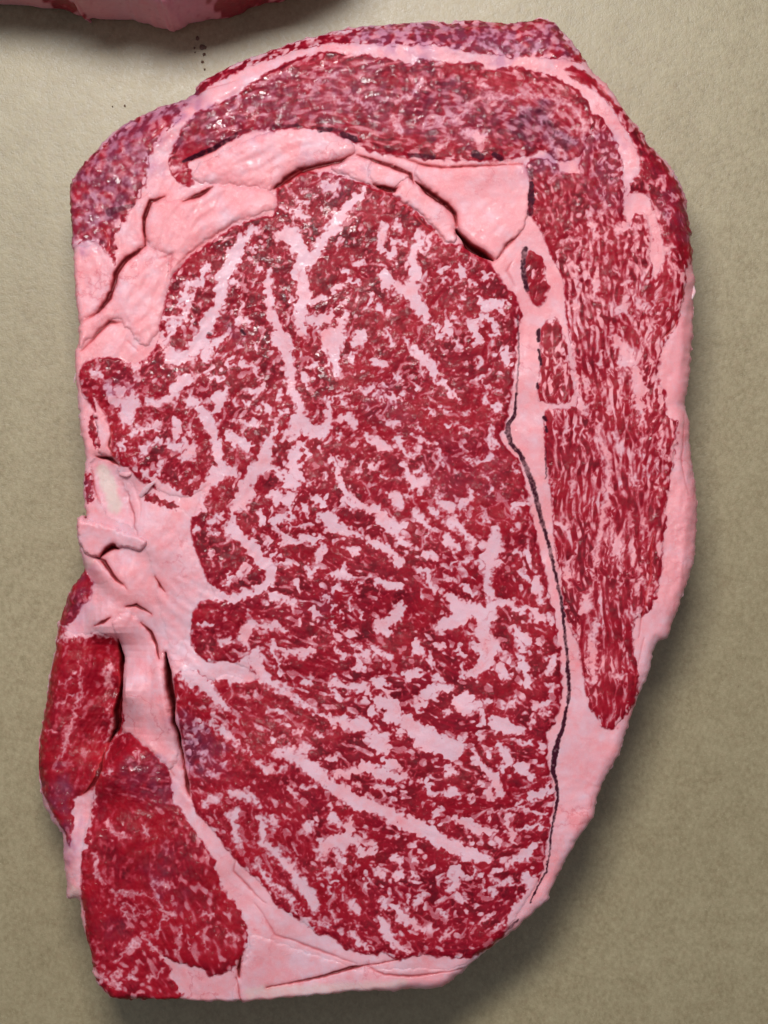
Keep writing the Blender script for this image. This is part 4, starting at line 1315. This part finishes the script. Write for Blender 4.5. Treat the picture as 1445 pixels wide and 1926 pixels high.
# ------------------------------------------------------------------ small shreds of fat on the steak
def blob_mesh(pts, radii, flat=0.8, seg=14, seed=1):
    """tapered lumpy tube through plan points (px, py, z)"""
    r = np.random.default_rng(seed); v = []; pts = np.array(pts, float)
    P3, R3 = [], []
    for i in range(len(pts) - 1):
        for k in range(4): P3.append(pts[i] * (1 - k / 4) + pts[i + 1] * k / 4); R3.append(radii[i] * (1 - k / 4) + radii[i + 1] * k / 4)
    P3.append(pts[-1]); R3.append(radii[-1]); P3 = np.array(P3); n = len(P3)
    for i in range(n):
        d = P3[min(i + 1, n - 1)] - P3[max(i - 1, 0)]; d /= np.linalg.norm(d) + 1e-6
        side = np.array([-d[1], d[0], 0]); side /= np.linalg.norm(side) + 1e-6; up = np.cross(d, side); up *= np.sign(up[2] or 1)
        for j in range(seg):
            a = 2 * math.pi * j / seg; rr = R3[i] * (1 + 0.16 * r.standard_normal() * 0.6)
            c = P3[i] + side * rr * math.cos(a) + up * rr * flat * math.sin(a)
            v.append(W(*c))
    i = np.arange(n * seg).reshape(n, seg); j = np.roll(i, -1, 1)
    f = np.stack([i[:-1], j[:-1], j[1:], i[1:]], -1).reshape(-1, 4)
    v.append(W(*P3[0])); v.append(W(*P3[-1])); a, b = len(v) - 2, len(v) - 1
    caps = [(a, i[0][(k + 1) % seg], i[0][k], i[0][k]) for k in range(seg)] + [(b, i[-1][k], i[-1][(k + 1) % seg], i[-1][(k + 1) % seg]) for k in range(seg)]
    return np.array(v), f, np.array([c[:3] for c in caps])
import bmesh
def shred(name, pts, radii, tone, parent, flat=0.8, seed=1):
    v, f, c = blob_mesh(pts, radii, flat, seed=seed)
    me = bpy.data.meshes.new(name)
    me.from_pydata([tuple(a) for a in v], [], [tuple(a) for a in f] + [tuple(a) for a in c]); me.update()
    for p in me.polygons: p.use_smooth = True
    for k, a in (('tone', (0.95, tone[0], tone[1], 0)), ('tone2', (tone[2], tone[3], 0.5, 1)), ('tone3', (0.5, 0, 0, 1))):
        at = me.attributes.new(k, 'FLOAT_COLOR', 'POINT'); at.data.foreach_set('color', np.tile(np.array(a, np.float32), len(v)))
    me.materials.append(MEAT)
    o = bpy.data.objects.new(name, me); scene.collection.objects.link(o)
    o.parent = parent; o.location = -Vector(parent.location)
    sb = o.modifiers.new('smooth', 'SUBSURF'); sb.levels = 1; sb.render_levels = 1
    return o
def hz(x, y): return float(sample(H, np.array([float(x)]), np.array([float(y)]))[0])
shred('fat_shred', [(262, 934, hz(262, 934) + 1), (272, 922, hz(272, 922) + 7), (282, 913, hz(282, 913) + 10), (293, 905, hz(293, 905) + 9)], [4, 5.5, 4, 1.5], (0.1, 0, 0, 0.1), steak, 0.5, 2)
shred('fat_shred', [(222, 890, hz(222, 890) + 2), (236, 893, hz(236, 893) + 5), (246, 890, hz(246, 890) + 3)], [3, 5, 3], (0.6, 0, 0, 0.0), steak, 0.5, 3)
shred('fat_shred', [(140, 700, 190), (136, 710, 184), (134, 718, 180)], [2.5, 2.5, 1.2], (0.2, 0, 0, 0.5), steak, 0.8, 4)
shred('fat_shred', [(132, 1664, 150), (124, 1667, 146), (119, 1670, 144)], [5, 5.5, 4.5], (0.5, 0, 0, 0.2), steak, 0.9, 5)
shred('fat_scrap', [(196, 1876, 60), (203, 1890, 50), (216, 1893, 46), (214, 1902, 42)], [8, 11, 8, 4], (0.0, 0, 0, 0.9), steak, 0.7, 6)
shred('fat_shred', [(1305, 560, 190), (1311, 545, 186), (1310, 532, 182)], [2.5, 3.5, 1.5], (0.3, 0, 0, 0.3), steak, 0.8, 7)

# ------------------------------------------------------------------ the second piece, its shaded side seen at the top edge
second = empty('steak', W(250, -300, 0), 'second raw beef steak cropped by the top left edge, only its shaded side in view', 'steak')
def second_steak():
    k = 1.035
    pl = [(-260,-60),(-150,-20),(-60,2),(0,6),(60,12),(110,17),(150,31),(156,36),(175,34),(240,37),(262,42),(290,50),(312,56),(326,58),(345,48),(365,40),(400,35),(440,29),(458,20),(478,10),(505,4),(540,-2),
          (600,-26),(680,-90),(640,-220),(520,-380),(330,-480),(100,-500),(-120,-440),(-260,-300),(-310,-170)]
    q = smooth(np.array(pl, float), 12)
    x = CX + (q[:, 0] - CX) * k; y = CY - (CY - q[:, 1] + 7) * k
    n = len(x); cx_, cy_ = x.mean(), y.mean(); r = np.random.default_rng(3)
    ph = np.arange(n) / n * 2 * math.pi
    lo = sum(np.sin(ph * f + p) / f ** 0.6 for f, p in ((9, 1), (17, 2.2), (31, .4), (57, 3.1), (97, 1.7), (163, .9)))
    V, Tn = [], []
    T2 = 285.0; K1 = 22
    prof = [(-8, 0), (-3, .08), (0, .22), (1, .36), (0, .5), (-1, .62), (-2, .74), (-4, .86), (-8, .94), (-18, .985), (-34, 1.0)]
    pr = np.array(prof); tt = np.linspace(0, 1, 30); pi = np.linspace(0, 1, len(pr))
    po, pz = np.interp(tt, pi, pr[:, 0]), np.interp(tt, pi, pr[:, 1])
    dx = np.roll(x, -1) - np.roll(x, 1); dy = np.roll(y, -1) - np.roll(y, 1); l = np.hypot(dx, dy)
    nx_, ny_ = dy / l, -dx / l
    sgn = np.sign(((x - cx_) * nx_ + (y - cy_) * ny_).sum()); nx_ *= sgn; ny_ *= sgn
    rows = []
    for i in range(30):
        w = 1.4 * np.sin(ph * 23 + i * .15) + 0.5 * np.sin(ph * 47 - i * .3) + 0.25 * r.standard_normal(n)
        rows.append((x + nx_ * (po[i] + w * 0.8), y + ny_ * (po[i] + w * 0.8), np.full(n, pz[i] * T2) + (1.5 * lo if i > 2 else 0)))
    for s_ in np.linspace(0.985, 0.0, 64):
        rows.append((cx_ + (rows[29][0] - cx_) * s_, cy_ + (rows[29][1] - cy_) * s_, T2 + 3 * np.sin(ph * 5 + s_ * 9) * s_ + 0 * x))
    V = np.concatenate([np.stack([(a - CX) * S, (CY - b) * S, c * S], -1) for a, b, c in rows])
    R = len(rows); i = np.arange(R * n).reshape(R, n); j = np.roll(i, -1, 1)
    f = np.stack([i[:-1], j[:-1], j[1:], i[1:]], -1)
    if sgn < 0: pass
    px = V[:, 0] / S + CX; hh = V[:, 2] / S / T2
    lean = np.exp(-((px - 440) / 42) ** 2) + 0.8 * np.exp(-((px - 100) / 34) ** 2) + 0.9 * np.exp(-((px - 560) / 60) ** 2)
    nn = 0.10 * np.sin(px * .11 + hh * 9) + 0.10 * np.sin(px * .23 - hh * 17 + 2)
    ff = np.clip(0.80 + nn - 0.62 * lean, 0.15, 1)
    py_ = CY - V[:, 1] / S; rw = np.random.default_rng(12)
    mar = sum(np.sin((px + 9 * np.sin(py_ / 31)) * math.cos(a_) / l_ + (py_ + 9 * np.sin(px / 27)) * math.sin(a_) / l_ + p_)
              for a_, l_, p_ in zip(rw.uniform(0, 6.28, 14), rw.uniform(4, 12, 14), rw.uniform(0, 6.28, 14))) / 2.6
    rim_d = np.hypot((px - cx_) / (x.max() - x.min()), (py_ - cy_) / (y.max() - y.min())) * 2
    topf = np.clip(0.42 + 0.30 * mar + 0.9 * np.clip(rim_d - 0.72, 0, 1), 0.1, 0.95)
    ff = np.where(hh > 0.97, topf, ff)
    tone = np.stack([ff, 0.45 + 0.2 * np.sin(px * .05), 0.25 * np.exp(-((px - 380) / 60) ** 2) + 0.45, 0 * px], -1)
    tone2 = np.stack([0 * px, 0 * px, 0.5 + 0.2 * np.sin(px * .4 + hh * 6), 0 * px + 1], -1)
    side = f[:29].reshape(-1, 4); top = f[29:].reshape(-1, 4)
    def put(name, faces):
        used, inv = np.unique(faces, return_inverse=True)
        mesh_obj(name, V[used], inv.reshape(-1, 4), MEAT, second, {'tone': tone[used], 'tone2': tone2[used], 'tone3': tone2[used] * 0 + 0.25})
    put('cut_side', side); put('top_face', top)
second_steak()

# ------------------------------------------------------------------ dried blood specks on the paper
BLOOD = flat_mat('dried_blood', (0.15, 0.08, 0.05), 0.5)
paper = bpy.data.objects['butcher_paper']
for i, (x, y, r) in enumerate([(371, 72, 4.2), (380, 88, 5.5), (386, 89, 3), (384, 102, 3), (381, 116, 3), (385, 130, 2.2), (366, 90, 2), (367, 98, 1.6), (212, 200, 1.5), (235, 199, 2.2)]):
    # plan points on the paper lie farther from the lens than the steak's top
    x, y = CX + (x - CX) * 1.0526, CY + (y - CY) * 1.0526
    rr = np.random.default_rng(i); n = 12
    vs = [W(x, y, 0.6)] + [W(x + r * (1 + .2 * rr.standard_normal()) * math.cos(a), y + r * (1 + .2 * rr.standard_normal()) * math.sin(a), -1.2) for a in np.linspace(0, 2 * math.pi, n, endpoint=False)]
    me = bpy.data.meshes.new('blood_spot'); me.from_pydata(vs, [], [(0, 1 + (k + 1) % n, 1 + k) for k in range(n)]); me.update(); me.materials.append(BLOOD)
    o = bpy.data.objects.new('blood_spot', me); scene.collection.objects.link(o); o.parent = paper
